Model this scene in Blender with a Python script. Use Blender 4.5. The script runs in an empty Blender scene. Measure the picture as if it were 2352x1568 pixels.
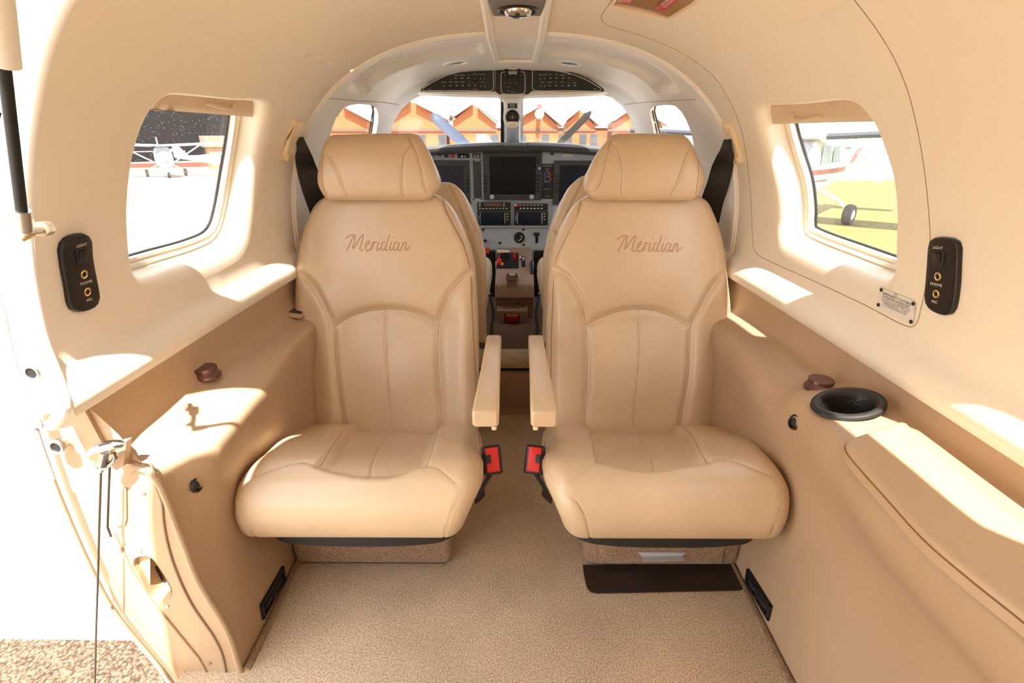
import bpy, math, random
import numpy as np
from mathutils import Vector, Matrix
from mathutils.geometry import delaunay_2d_cdt

# ------------------------------------------------------------------ camera, sky, sun, exposure
SC = bpy.context.scene
C = SC.collection
FPX = 1200.0
PITCH = math.atan(470 / FPX)
YAW = 6 / FPX
CAM = Vector((0.0, 0.0, 0.90))
cam_d = bpy.data.cameras.new('camera'); cam = bpy.data.objects.new('camera', cam_d); C.objects.link(cam)
cam_d.sensor_width = 36; cam_d.lens = FPX / 2352 * 36; cam_d.clip_start = 0.02; cam_d.clip_end = 2000
cam.location = CAM
cam.rotation_euler = (math.pi / 2 - PITCH, 0, YAW)
SC.camera = cam
SC.view_settings.view_transform = 'Standard'; SC.view_settings.look = 'None'
SC.view_settings.gamma = 1; SC.view_settings.use_curve_mapping = False
SC.view_settings.exposure = 1.12
SC.cycles.use_denoising = True
SC.cycles.max_bounces = 12; SC.cycles.diffuse_bounces = 7; SC.cycles.transparent_max_bounces = 16
SC.cycles.sample_clamp_indirect = 8.0

W = bpy.data.worlds.new('sky'); SC.world = W; W.use_nodes = True
wn = W.node_tree.nodes; wl = W.node_tree.links
wn.clear()
w_out = wn.new('ShaderNodeOutputWorld'); w_bg = wn.new('ShaderNodeBackground')
w_tc = wn.new('ShaderNodeTexCoord'); w_sep = wn.new('ShaderNodeSeparateXYZ'); w_cr = wn.new('ShaderNodeValToRGB')
w_no = wn.new('ShaderNodeTexNoise'); w_no.inputs['Scale'].default_value = 2.2; w_no.inputs['Detail'].default_value = 5
w_mix = wn.new('ShaderNodeMixRGB'); w_cr2 = wn.new('ShaderNodeValToRGB')
w_cr.color_ramp.elements[0].position = 0.0; w_cr.color_ramp.elements[0].color = (1.0, 0.98, 0.95, 1)
w_cr.color_ramp.elements[1].position = 0.75; w_cr.color_ramp.elements[1].color = (0.62, 0.78, 1.0, 1)
w_cr2.color_ramp.elements[0].position = 0.42; w_cr2.color_ramp.elements[1].position = 0.62
w_mix.inputs[2].default_value = (1.0, 0.98, 0.96, 1)
wl.new(w_tc.outputs['Generated'], w_sep.inputs[0]); wl.new(w_sep.outputs['Z'], w_cr.inputs[0])
wl.new(w_tc.outputs['Generated'], w_no.inputs['Vector']); wl.new(w_no.outputs['Fac'], w_cr2.inputs[0])
wl.new(w_cr2.outputs[0], w_mix.inputs[0]); wl.new(w_cr.outputs[0], w_mix.inputs[1])
wl.new(w_mix.outputs[0], w_bg.inputs['Color']); wl.new(w_bg.outputs[0], w_out.inputs['Surface'])
w_bg.inputs['Strength'].default_value = 2.3

SUN_DIR = Vector((-0.03, 0.55, -1.0)).normalized()      # travel direction: from aft-left, high
sun_d = bpy.data.lights.new('sun', 'SUN'); sun = bpy.data.objects.new('sun', sun_d); C.objects.link(sun)
sun_d.energy = 12.0; sun_d.angle = math.radians(0.9); sun_d.color = (1.0, 0.93, 0.82)
sun.rotation_euler = SUN_DIR.to_track_quat('-Z', 'Y').to_euler(); sun.location = (-3, -4, 9)

# ------------------------------------------------------------------ projection helpers
_R = cam.rotation_euler.to_matrix()
AX, AU, AF = _R @ Vector((1, 0, 0)), _R @ Vector((0, 1, 0)), _R @ Vector((0, 0, -1))
def ray(u, v):
    return AF + AX * ((u - 1176) / FPX) - AU * ((v - 784) / FPX)
def proj(p):
    q = Vector(p) - CAM
    d = q.dot(AF)
    return (1176 + FPX * q.dot(AX) / d, 784 - FPX * q.dot(AU) / d)
def on_y(u, v, Y):
    r = ray(u, v); return CAM + r * ((Y - CAM.y) / r.y)
def on_z(u, v, z):
    r = ray(u, v); return CAM + r * ((z - CAM.z) / r.z)
def on_x(u, v, x):
    r = ray(u, v); return CAM + r * ((x - CAM.x) / r.x)
def on_plane(u, v, p0, n):
    r = ray(u, v); n = Vector(n); return CAM + r * ((Vector(p0) - CAM).dot(n) / r.dot(n))
def p2s(S, px, g, lim=None, it=30):
    """surface parameters whose point is seen at pixel px"""
    a, b = g
    for _ in range(it):
        x0, y0 = proj(S(a, b)); e = 1e-4
        xa, ya = proj(S(a + e, b)); xb, yb = proj(S(a, b + e))
        J = ((xa - x0) / e, (xb - x0) / e, (ya - y0) / e, (yb - y0) / e)
        det = J[0] * J[3] - J[1] * J[2]
        if abs(det) < 1e-9: break
        rx, ry = px[0] - x0, px[1] - y0
        da = (J[3] * rx - J[1] * ry) / det; db = (-J[2] * rx + J[0] * ry) / det
        m = max(abs(da), abs(db)); k = min(1, 0.12 / m) if m > 0 else 1
        a += da * k; b += db * k
        if lim:
            a = min(max(a, lim[0]), lim[1]); b = min(max(b, lim[2]), lim[3])
        if m < 1e-6: break
    return (a, b)
def p2s_line(S, pts, g, lim=None):
    out = []
    for p in pts:
        g = p2s(S, p, g, lim); out.append(g)
    return out

# ------------------------------------------------------------------ curve helpers
def catmull(pts, n, closed=False):
    P = [Vector(p) for p in pts]; N = len(P); out = []
    segs = N if closed else N - 1
    L = [(P[(i + 1) % N] - P[i]).length for i in range(segs)]
    for i in range(segs):
        p0 = P[(i - 1) % N] if (closed or i > 0) else P[i] * 2 - P[i + 1]
        p1, p2 = P[i], P[(i + 1) % N]
        p3 = P[(i + 2) % N] if (closed or i + 2 < N) else p2 * 2 - p1
        t01 = max((p1 - p0).length ** .5, 1e-6); t12 = max((p2 - p1).length ** .5, 1e-6); t23 = max((p3 - p2).length ** .5, 1e-6)
        m1 = (p2 - p1) + t12 * ((p1 - p0) / t01 - (p2 - p0) / (t01 + t12))
        m2 = (p2 - p1) + t12 * ((p3 - p2) / t23 - (p3 - p1) / (t12 + t23))
        k = max(2, int(round(n * L[i] / max(sum(L), 1e-9))))
        for j in range(k):
            t = j / k
            out.append(p1 * (2 * t**3 - 3 * t**2 + 1) + m1 * (t**3 - 2 * t**2 + t) + p2 * (-2 * t**3 + 3 * t**2) + m2 * (t**3 - t**2))
    if not closed: out.append(P[-1])
    return out
def resample(pts, step, closed=False):
    P = [Vector(p) for p in pts]
    if closed: P = P + [P[0]]
    d = [0]
    for i in range(1, len(P)): d.append(d[-1] + (P[i] - P[i - 1]).length)
    n = max(2, int(round(d[-1] / step))); out = []; j = 0
    for i in range(n if closed else n + 1):
        s = d[-1] * i / n
        while j < len(d) - 2 and d[j + 1] < s: j += 1
        f = (s - d[j]) / max(d[j + 1] - d[j], 1e-9)
        out.append(P[j].lerp(P[j + 1], f))
    return out
def interp(xs, ys, x):
    return float(np.interp(x, xs, ys))
def inpoly(pts, poly):
    pts = np.asarray(pts, float); poly = np.asarray([(p[0], p[1]) for p in poly], float)
    x, y = pts[:, 0], pts[:, 1]; ins = np.zeros(len(pts), bool); j = len(poly) - 1
    for i in range(len(poly)):
        xi, yi = poly[i]; xj, yj = poly[j]
        if yi != yj:
            c = ((yi > y) != (yj > y)) & (x < (xj - xi) * (y - yi) / (yj - yi) + xi)
            ins ^= c
        j = i
    return ins
def segdist(pts, line, closed=False):
    pts = np.asarray(pts, float)[:, :2]; L = np.asarray([(p[0], p[1]) for p in line], float)
    if closed: L = np.vstack([L, L[:1]])
    best = np.full(len(pts), 1e9)
    for a, b in zip(L[:-1], L[1:]):
        ab = b - a; q = max(float(ab @ ab), 1e-12)
        t = np.clip(((pts - a) @ ab) / q, 0, 1)
        d = np.linalg.norm(pts - (a + t[:, None] * ab), axis=1)
        best = np.minimum(best, d)
    return best
def sstep(x):
    x = np.clip(x, 0, 1); return x * x * (3 - 2 * x)

# ------------------------------------------------------------------ object helpers
def root(name, label, cat, loc=(0, 0, 0), group=None):
    o = bpy.data.objects.new(name, None); C.objects.link(o); o.location = loc
    o.empty_display_size = 0.05
    o['label'] = label; o['category'] = cat
    if group: o['group'] = group
    return o
def attach(o, parent):
    if parent is not None:
        o.parent = parent
        p = parent; off = Vector((0, 0, 0))
        while p is not None:
            off += Vector(p.location) if p.type == 'EMPTY' else Vector((0, 0, 0)); p = p.parent
        if parent.type == 'EMPTY':
            o.matrix_parent_inverse = Matrix.Translation(-Vector(parent.location))
    return o
def mesh(name, V, F, m, parent=None, smooth=True, merge=None, flat_angle=None):
    me = bpy.data.meshes.new(name)
    me.from_pydata([tuple(v) for v in V], [], [tuple(f) for f in F]); me.update()
    if merge:
        import bmesh
        bm = bmesh.new(); bm.from_mesh(me); bmesh.ops.remove_doubles(bm, verts=bm.verts, dist=merge); bm.to_mesh(me); bm.free()
    if isinstance(m, (list, tuple)):
        for q in m: me.materials.append(q)
    else: me.materials.append(m)
    if smooth:
        me.polygons.foreach_set('use_smooth', [True] * len(me.polygons))
        if flat_angle is not None:
            me.set_sharp_from_angle(angle=math.radians(flat_angle))
    o = bpy.data.objects.new(name, me); C.objects.link(o)
    return attach(o, parent)
def tag(o, label=None, cat=None, group=None, kind=None):
    if label: o['label'] = label
    if cat: o['category'] = cat
    if group: o['group'] = group
    if kind: o['kind'] = kind
    return o
class MB:
    """collects shapes for ONE mesh"""
    def __init__(s): s.V = []; s.F = []
    def add(s, V, F):
        k = len(s.V); s.V += [Vector(v) for v in V]; s.F += [tuple(i + k for i in f) for f in F]; return s
    def rbox(s, c, size, r=0.0, M=None, seg=3):
        """rounded box centred at c"""
        hx, hy, hz = [q / 2 for q in size]; r = min(r, hx * .999, hy * .999, hz * .999); M = M or Matrix.Identity(3); c = Vector(c)
        if r <= 0:
            V = [Vector((x * hx, y * hy, z * hz)) for x in (-1, 1) for y in (-1, 1) for z in (-1, 1)]
            F = [(0, 1, 3, 2), (4, 6, 7, 5), (0, 4, 5, 1), (2, 3, 7, 6), (0, 2, 6, 4), (1, 5, 7, 3)]
            return s.add([c + M @ v for v in V], F)
        n = 2 * seg; V = []; idx = {}; F = []
        def pt(u):  # map cube-surface point to rounded box
            q = Vector([min(max(u[i], -1), 1) for i in range(3)])
            return q
        # six faces grid
        ks = [-1 + 2 * 0] 
        def coord(h):
            a = [math.sin(math.pi / 4 * (1 - i / seg)) for i in range(seg + 1)]
            return None
        lat = []
        # sphere of radius r around inner box: build UV-sphere with split octants
        m = seg * 2
        rings = []
        for i in range(2 * seg + 2):
            if i <= seg: th = -math.pi / 2 + math.pi / 2 * i / seg; zz = -(hz - r)
            else: th = math.pi / 2 * (i - seg - 1) / seg; zz = (hz - r)
            ring = []
            for q in range(4):
                for j in range(seg + 1):
                    ph = q * math.pi / 2 + math.pi / 2 * j / seg
                    sx = (hx - r) * (1 if q in (0, 3) else -1); sy = (hy - r) * (1 if q in (0, 1) else -1)
                    ring.append(Vector((sx + r * math.cos(th) * math.cos(ph), sy + r * math.cos(th) * math.sin(ph), zz + r * math.sin(th))))
            rings.append(ring)
        nr = len(rings[0])
        for ring in rings: V += [c + M @ v for v in ring]
        for i in range(len(rings) - 1):
            for j in range(nr):
                a = i * nr + j; b = i * nr + (j + 1) % nr
                F.append((a, b, b + nr, a + nr))
        F.append(tuple(range(nr - 1, -1, -1))); F.append(tuple((len(rings) - 1) * nr + j for j in range(nr)))
        return s.add(V, F)
    def tube(s, pts, r, seg=8, closed=False, flat=None, up=None, caps=True):
        P = [Vector(p) for p in pts]; N = len(P); V = []; F = []
        prev = None
        for i in range(N):
            a = P[(i - 1) % N] if (closed or i > 0) else P[i]; b = P[(i + 1) % N] if (closed or i < N - 1) else P[i]
            t = (b - a).normalized() if (b - a).length > 1e-9 else Vector((0, 0, 1))
            if up is not None: nrm = Vector(up[i] if isinstance(up, list) else up)
            elif prev is not None: nrm = prev
            else: nrm = Vector((0, 0, 1)) if abs(t.z) < .9 else Vector((1, 0, 0))
            nrm = (nrm - t * nrm.dot(t)); nrm = nrm.normalized() if nrm.length > 1e-6 else t.orthogonal().normalized()
            prev = nrm; bn = t.cross(nrm)
            rr = r[i] if isinstance(r, (list, tuple)) else r
            r2 = rr if flat is None else (flat[i] if isinstance(flat, (list, tuple)) else flat)
            for k in range(seg):
                ph = 2 * math.pi * k / seg
                V.append(P[i] + nrm * (r2 * math.cos(ph)) + bn * (rr * math.sin(ph)))
        for i in range(N if closed else N - 1):
            for k in range(seg):
                a = i * seg + k; b = i * seg + (k + 1) % seg; c = ((i + 1) % N) * seg
                F.append((a, b, c + (k + 1) % seg, c + k))
        if not closed and caps:
            F.append(tuple(range(seg - 1, -1, -1))); F.append(tuple((N - 1) * seg + k for k in range(seg)))
        return s.add(V, F)
    def cyl(s, p, axis, r0, r1, h, seg=24, bevel=0.0):
        p = Vector(p); a = Vector(axis).normalized()
        prof = [(r0 - bevel, 0), (r0, bevel), (r1, h - bevel), (r1 - bevel, h)] if bevel else [(r0, 0), (r1, h)]
        return s.lathe(p, a, prof, seg, True)
    def lathe(s, p, axis, prof, seg=24, cap=False, sx=1.0, ref=None):
        p = Vector(p); a = Vector(axis).normalized()
        x = Vector(ref) if ref is not None else a.orthogonal()
        x = (x - a * x.dot(a)).normalized(); y = a.cross(x)
        V = []; F = []
        for (r, h) in prof:
            for k in range(seg):
                ph = 2 * math.pi * k / seg
                V.append(p + a * h + x * (r * math.cos(ph) * sx) + y * (r * math.sin(ph)))
        for i in range(len(prof) - 1):
            for k in range(seg):
                q = i * seg + k; w = i * seg + (k + 1) % seg
                F.append((q, w, w + seg, q + seg))
        if cap:
            F.append(tuple(range(seg - 1, -1, -1))); F.append(tuple((len(prof) - 1) * seg + k for k in range(seg)))
        return s.add(V, F)
    def prism(s, poly, d):
        """poly: 3D planar points, extruded by vector d"""
        P = [Vector(p) for p in poly]; n = len(P); d = Vector(d)
        V = P + [p + d for p in P]; F = [tuple(range(n)), tuple(range(2 * n - 1, n - 1, -1))]
        for i in range(n):
            j = (i + 1) % n; F.append((i, i + n, j + n, j))
        return s.add(V, F)
    def grid(s, rows, closed=False):
        V = [p for r in rows for p in r]; n = len(rows[0]); F = []
        for i in range(len(rows) - 1):
            for j in range(n if closed else n - 1):
                a = i * n + j; b = i * n + (j + 1) % n
                F.append((a, b, b + n, a + n))
        return s.add(V, F)
    def build(s, name, m, parent=None, smooth=True, merge=None, angle=35):
        return mesh(name, s.V, s.F, m, parent, smooth, merge, angle)

def domain(S, outer, holes, step, scale=(1, 1), extra=None):
    """triangulate the parameter region inside outer, minus holes, and map it through S.
    scale turns parameters into metres for the triangulation."""
    su, sv = scale
    O = [(p[0] * su, p[1] * sv) for p in outer]; H = [[(p[0] * su, p[1] * sv) for p in h] for h in holes]
    O = [tuple(p)[:2] for p in resample([(a, b, 0) for a, b in O], step, True)]
    xs = [p[0] for p in O]; ys = [p[1] for p in O]
    gx = np.arange(min(xs), max(xs), step); gy = np.arange(min(ys), max(ys), step)
    G = np.array([(a, b) for a in gx for b in gy])
    k = inpoly(G, O) & (segdist(G, O, True) > step * .45)
    for h in H: k &= ~inpoly(G, h) & (segdist(G, h, True) > step * .4)
    G = [tuple(g) for g in G[k]]
    V = []; E = []
    for loop in [O] + H:
        b = len(V); n = len(loop); V += [Vector(p) for p in loop]; E += [(b + i, b + (i + 1) % n) for i in range(n)]
    V += [Vector(g) for g in G]
    ov, oe, of, _, _, _ = delaunay_2d_cdt(V, E, [], 0, 1e-7)
    cen = np.array([((ov[f[0]] + ov[f[1]] + ov[f[2]]) / 3)[:2] for f in of])
    k = inpoly(cen, O)
    for h in H: k &= ~inpoly(cen, h)
    F = [tuple(f) for f, q in zip(of, k) if q]
    VV = [S(p[0] / su, p[1] / sv) for p in ov]
    return VV, F
def surf_normal(S, a, b, out):
    e = 1e-4
    n = (S(a + e, b) - S(a - e, b)).cross(S(a, b + e) - S(a, b - e))
    if n.length < 1e-14: return Vector(out(S(a, b)))
    n.normalize(); o = out(S(a, b))
    return n if n.dot(o) > 0 else -n
def text_mesh(txt, size, align='CENTER'):
    cu = bpy.data.curves.new('t', 'FONT'); cu.body = txt; cu.size = size; cu.align_x = align; cu.align_y = 'CENTER'; cu.resolution_u = 2
    o = bpy.data.objects.new('t', cu); C.objects.link(o)
    dg = bpy.context.evaluated_depsgraph_get(); dg.update()
    me = bpy.data.meshes.new_from_object(o.evaluated_get(dg))
    V = [v.co.copy() for v in me.vertices]; F = [tuple(p.vertices) for p in me.polygons]
    bpy.data.objects.remove(o); bpy.data.curves.remove(cu); bpy.data.meshes.remove(me)
    return V, F
def put_text(mb, txt, size, p, x, y, align='CENTER', sx=1.0, shear=0.0):
    V, F = text_mesh(txt, size, align); p = Vector(p); x = Vector(x).normalized(); y = Vector(y).normalized()
    mb.add([p + x * (v.x * sx + v.y * shear) + y * v.y for v in V], F); return mb

# ------------------------------------------------------------------ materials
def lin(c):
    return tuple(((x / 255) / 12.92 if x <= 10 else (((x / 255) + .055) / 1.055) ** 2.4) for x in c)
def mat(name, rgb, rough=.5, metal=0, bump=None, var=None, spec=.5, coat=0, emit=None, sheen=0):
    """rgb 0-255 srgb; bump (scale,strength,dist) noise; var (scale, amount) colour mottling"""
    m = bpy.data.materials.new(name); m.use_nodes = True
    nt = m.node_tree; b = nt.nodes['Principled BSDF']; col = (*lin(rgb), 1)
    b.inputs['Base Color'].default_value = col; b.inputs['Roughness'].default_value = rough; b.inputs['Metallic'].default_value = metal
    b.inputs['Specular IOR Level'].default_value = spec; b.inputs['Coat Weight'].default_value = coat
    if sheen: b.inputs['Sheen Weight'].default_value = sheen
    if emit: b.inputs['Emission Color'].default_value = (*lin(emit[0]), 1); b.inputs['Emission Strength'].default_value = emit[1]
    tc = nt.nodes.new('ShaderNodeTexCoord')
    if var:
        n = nt.nodes.new('ShaderNodeTexNoise'); n.inputs['Scale'].default_value = var[0]; n.inputs['Detail'].default_value = 4
        nt.links.new(tc.outputs['Object'], n.inputs['Vector'])
        r = nt.nodes.new('ShaderNodeMapRange'); r.inputs[1].default_value = .3; r.inputs[2].default_value = .7
        r.inputs[3].default_value = 1 - var[1]; r.inputs[4].default_value = 1 + var[1] * .6
        x = nt.nodes.new('ShaderNodeMixRGB'); x.blend_type = 'MULTIPLY'; x.inputs[0].default_value = 1; x.inputs[1].default_value = col
        nt.links.new(n.outputs['Fac'], r.inputs[0]); nt.links.new(r.outputs[0], x.inputs[2]); nt.links.new(x.outputs[0], b.inputs['Base Color'])
    if bump:
        n = nt.nodes.new('ShaderNodeTexNoise'); n.inputs['Scale'].default_value = bump[0]; n.inputs['Detail'].default_value = 3
        nt.links.new(tc.outputs['Object'], n.inputs['Vector'])
        q = nt.nodes.new('ShaderNodeBump'); q.inputs['Strength'].default_value = bump[1]; q.inputs['Distance'].default_value = bump[2]
        nt.links.new(n.outputs['Fac'], q.inputs['Height']); nt.links.new(q.outputs[0], b.inputs['Normal'])
    return m
def leather(name, rgb):
    m = mat(name, rgb, .36, spec=.75, var=(7, .07)); nt = m.node_tree; b = nt.nodes['Principled BSDF']
    tc = [n for n in nt.nodes if n.type == 'TEX_COORD'][0]
    v = nt.nodes.new('ShaderNodeTexVoronoi'); v.inputs['Scale'].default_value = 620; v.feature = 'DISTANCE_TO_EDGE'
    n1 = nt.nodes.new('ShaderNodeTexNoise'); n1.inputs['Scale'].default_value = 34; n1.inputs['Detail'].default_value = 5; n1.inputs['Distortion'].default_value = 1.2
    mp = nt.nodes.new('ShaderNodeMapping'); mp.inputs['Scale'].default_value = (1.6, 1, .55)
    nt.links.new(tc.outputs['Object'], mp.inputs[0]); nt.links.new(mp.outputs[0], n1.inputs['Vector'])
    nt.links.new(tc.outputs['Object'], v.inputs['Vector'])
    b1 = nt.nodes.new('ShaderNodeBump'); b1.inputs['Strength'].default_value = .16; b1.inputs['Distance'].default_value = .0008
    b2 = nt.nodes.new('ShaderNodeBump'); b2.inputs['Strength'].default_value = .16; b2.inputs['Distance'].default_value = .003
    nt.links.new(v.outputs['Distance'], b1.inputs['Height']); nt.links.new(n1.outputs['Fac'], b2.inputs['Height'])
    nt.links.new(b2.outputs[0], b1.inputs['Normal']); nt.links.new(b1.outputs[0], b.inputs['Normal'])
    return m
def carpet(name, rgb, rgb2):
    m = mat(name, rgb, .95, spec=.1, sheen=.15); nt = m.node_tree; b = nt.nodes['Principled BSDF']
    tc = [n for n in nt.nodes if n.type == 'TEX_COORD'][0]
    f = nt.nodes.new('ShaderNodeTexNoise'); f.inputs['Scale'].default_value = 900; f.inputs['Detail'].default_value = 2
    w = nt.nodes.new('ShaderNodeTexNoise'); w.inputs['Scale'].default_value = 300; w.inputs['Detail'].default_value = 3
    big = nt.nodes.new('ShaderNodeTexNoise'); big.inputs['Scale'].default_value = 5; big.inputs['Detail'].default_value = 4
    for n in (f, w, big): nt.links.new(tc.outputs['Object'], n.inputs['Vector'])
    cr = nt.nodes.new('ShaderNodeValToRGB'); cr.color_ramp.elements[0].position = .36; cr.color_ramp.elements[1].position = .64
    cr.color_ramp.elements[0].color = (*lin(rgb2), 1); cr.color_ramp.elements[1].color = (*lin(rgb), 1)
    nt.links.new(w.outputs['Fac'], cr.inputs[0])
    r = nt.nodes.new('ShaderNodeMapRange'); r.inputs[1].default_value = .3; r.inputs[2].default_value = .7; r.inputs[3].default_value = .80; r.inputs[4].default_value = 1.08
    nt.links.new(big.outputs['Fac'], r.inputs[0])
    x = nt.nodes.new('ShaderNodeMixRGB'); x.blend_type = 'MULTIPLY'; x.inputs[0].default_value = 1
    nt.links.new(cr.outputs[0], x.inputs[1]); nt.links.new(r.outputs[0], x.inputs[2]); nt.links.new(x.outputs[0], b.inputs['Base Color'])
    ad = nt.nodes.new('ShaderNodeMath'); ad.operation = 'ADD'
    nt.links.new(f.outputs['Fac'], ad.inputs[0]); nt.links.new(w.outputs['Fac'], ad.inputs[1])
    q = nt.nodes.new('ShaderNodeBump'); q.inputs['Strength'].default_value = .7; q.inputs['Distance'].default_value = .003
    nt.links.new(ad.outputs[0], q.inputs['Height']); nt.links.new(q.outputs[0], b.inputs['Normal'])
    return m
def glass(name, tint=(.97, .97, .97), dust=0.0, haze=0.0, ior=1.25):
    m = bpy.data.materials.new(name); m.use_nodes = True; nt = m.node_tree; nt.nodes.clear()
    o = nt.nodes.new('ShaderNodeOutputMaterial'); t = nt.nodes.new('ShaderNodeBsdfTransparent'); t.inputs[0].default_value = (*tint, 1)
    g = nt.nodes.new('ShaderNodeBsdfGlossy'); g.inputs['Roughness'].default_value = .03
    fr = nt.nodes.new('ShaderNodeFresnel'); fr.inputs[0].default_value = ior
    mx = nt.nodes.new('ShaderNodeMixShader'); nt.links.new(fr.outputs[0], mx.inputs[0]); nt.links.new(t.outputs[0], mx.inputs[1]); nt.links.new(g.outputs[0], mx.inputs[2])
    last = mx
    if dust or haze:
        d = nt.nodes.new('ShaderNodeBsdfTranslucent'); d.inputs[0].default_value = (.95, .93, .92, 1)
        tc = nt.nodes.new('ShaderNodeTexCoord'); v = nt.nodes.new('ShaderNodeTexVoronoi'); v.inputs['Scale'].default_value = 210
        nt.links.new(tc.outputs['Object'], v.inputs['Vector'])
        r = nt.nodes.new('ShaderNodeMapRange'); r.inputs[1].default_value = .07; r.inputs[2].default_value = .15; r.inputs[3].default_value = dust; r.inputs[4].default_value = haze
        nt.links.new(v.outputs['Distance'], r.inputs[0])
        m2 = nt.nodes.new('ShaderNodeMixShader'); nt.links.new(r.outputs[0], m2.inputs[0]); nt.links.new(mx.outputs[0], m2.inputs[1]); nt.links.new(d.outputs[0], m2.inputs[2])
        last = m2
    nt.links.new(last.outputs[0], o.inputs[0]); return m

M_LEATHER = leather('tan leather', (208, 184, 152))
M_SEAM = mat('seam thread shadow', (128, 92, 62), .7)
M_STITCH = mat('stitch thread', (222, 196, 160), .7)
M_EMB = mat('embroidery rim', (146, 100, 72), .75, bump=(900, .4, .001))
M_EMB2 = mat('embroidery core', (212, 172, 138), .75)
M_WALL = mat('cream wall panel', (230, 221, 204), .50, bump=(260, .05, .001), spec=.35)
M_CEIL = mat('cream headliner', (230, 220, 200), .55, bump=(180, .05, .001), spec=.3)
M_HEAD = mat('pale headliner moulding', (238, 234, 228), .40, bump=(300, .05, .001))
M_CONS = mat('tan side console', (176, 149, 119), .48, bump=(320, .08, .001), var=(5, .03))
M_CONS2 = mat('tan armrest lid', (182, 155, 124), .45, bump=(320, .08, .001))
M_CARPET = carpet('beige carpet', (232, 208, 178), (186, 156, 124))
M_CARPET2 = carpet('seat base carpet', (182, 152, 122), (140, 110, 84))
M_BLACK = mat('black plastic', (24, 22, 21), .38)
M_BLACKM = mat('black matt plastic', (34, 32, 31), .6, bump=(500, .15, .001))
M_RUBBER = mat('black rubber', (16, 16, 17), .7)
M_METAL = mat('polished metal', (220, 216, 210), .16, 1)
M_STEEL = mat('brushed steel', (190, 188, 186), .3, 1)
M_GREYP = mat('light grey plastic', (176, 178, 182), .45)
M_WHITEP = mat('white plastic', (236, 232, 226), .4)
M_WHITE = mat('white paint', (246, 246, 246), .22, coat=.5)
M_TXT = mat('white lettering', (226, 222, 214), .6)
M_TXTD = mat('dark lettering', (60, 56, 54), .6)
M_RED = mat('red plastic', (214, 30, 24), .35)
M_DKRED = mat('dark red plastic', (150, 12, 14), .35)
M_GLASS = glass('window pane', (.66, .66, .67), .30, .012)
M_WSHIELD = glass('windshield pane', (.70, .70, .71), 0, 0, 1.08)
M_BELT = mat('black webbing', (26, 23, 22), .55, bump=(700, .3, .001), spec=.5)
M_PLATE = mat('dark metal kick plate', (72, 60, 52), .34, .6, bump=(60, .05, .001))
M_PEDE = mat('tan pedestal plastic', (150, 122, 96), .5)
M_BROWNMETAL = mat('bronze air outlet', (122, 92, 96), .28, .8)
M_CREAMP = mat('ivory plastic', (236, 214, 178), .4)
M_SHADE = mat('beige window blind', (206, 184, 156), .55)
# ------------------------------------------------------------------ cabin shell
EXT_T = [.9, .925, .95, .972, .985, 1.0]
EXT_X = [0, -.010, -.020, -.027, -.025, .000]
EXT_Z = [0, -.012, -.028, -.046, -.060, -.066]
def section(K, Y):
    ys = [k[0] for k in K]
    return [interp(ys, [k[i] for k in K], Y) for i in (1, 2, 3)]
def sect_pt(hw, hh, n, Y, t, zc=.60):
    sg = 1 if t >= 0 else -1; q = abs(t); a = min(q, .9) / .9 * math.pi / 2
    s, c = abs(math.sin(a)), abs(math.cos(a))
    r = 1 / ((s / hw) ** n + (c / hh) ** n) ** (1 / n)
    x, z = r * s, zc + r * c
    if q > .9:
        x = hw + interp(EXT_T, EXT_X, q); z = zc + interp(EXT_T, EXT_Z, q)
    return Vector((sg * x, Y, z))
KC = [(-.6, .62, .565, 2.3), (1.0, .62, .565, 2.3), (1.25, .617, .562, 2.3), (1.46, .612, .537, 2.55)]
def S(Y, t): h = section(KC, Y); return sect_pt(*h, Y, t)
KF = [(1.38, .606, .536, 2.5), (1.46, .604, .531, 2.55), (1.9, .568, .530, 2.85), (2.1, .55, .522, 3.2), (2.3, .53, .478, 3.8),
      (2.6, .51, .40, 3.6), (2.95, .47, .27, 3.2), (3.2, .44, .17, 3.0)]
def SF(Y, t): h = section(KF, Y); return sect_pt(*h, Y, t)
def outward(p): return Vector((p.x * .8, 0, (p.z - .6))) if p.z > .6 else Vector((p.x, 0, .05))
def S_off(Sf, d):
    return lambda Y, t: Sf(Y, t) + surf_normal(Sf, Y, t, outward) * d
SC_M = (1.0, 1.05)

WL = [(385, 228), (440, 229), (520, 236), (597, 243), (607, 250), (609, 268), (600, 330), (585, 410), (568, 500), (556, 540), (540, 562), (500, 583), (430, 608), (352, 634), (330, 635), (318, 622), (305, 570), (299, 500), (303, 420), (318, 335), (340, 275), (362, 243)]
WR = [(1747, 255), (1765, 251), (1850, 246), (1940, 239), (1966, 245), (2002, 286), (2027, 347), (2045, 408), (2053, 485), (2050, 561), (2040, 627), (2027, 640), (2007, 638), (1905, 597), (1815, 557), (1800, 546), (1795, 520), (1795, 490), (1788, 434), (1767, 367), (1752, 316), (1744, 270)]
def loop_on(Sf, px, g, n=110):
    sm = [(p.x, p.y) for p in catmull([(a, b, 0) for a, b in px], n, True)]
    return p2s_line(Sf, sm, g)
HL = loop_on(S, WL, (1.0, -.7)); HR = loop_on(S, WR, (1.0, .7))

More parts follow.
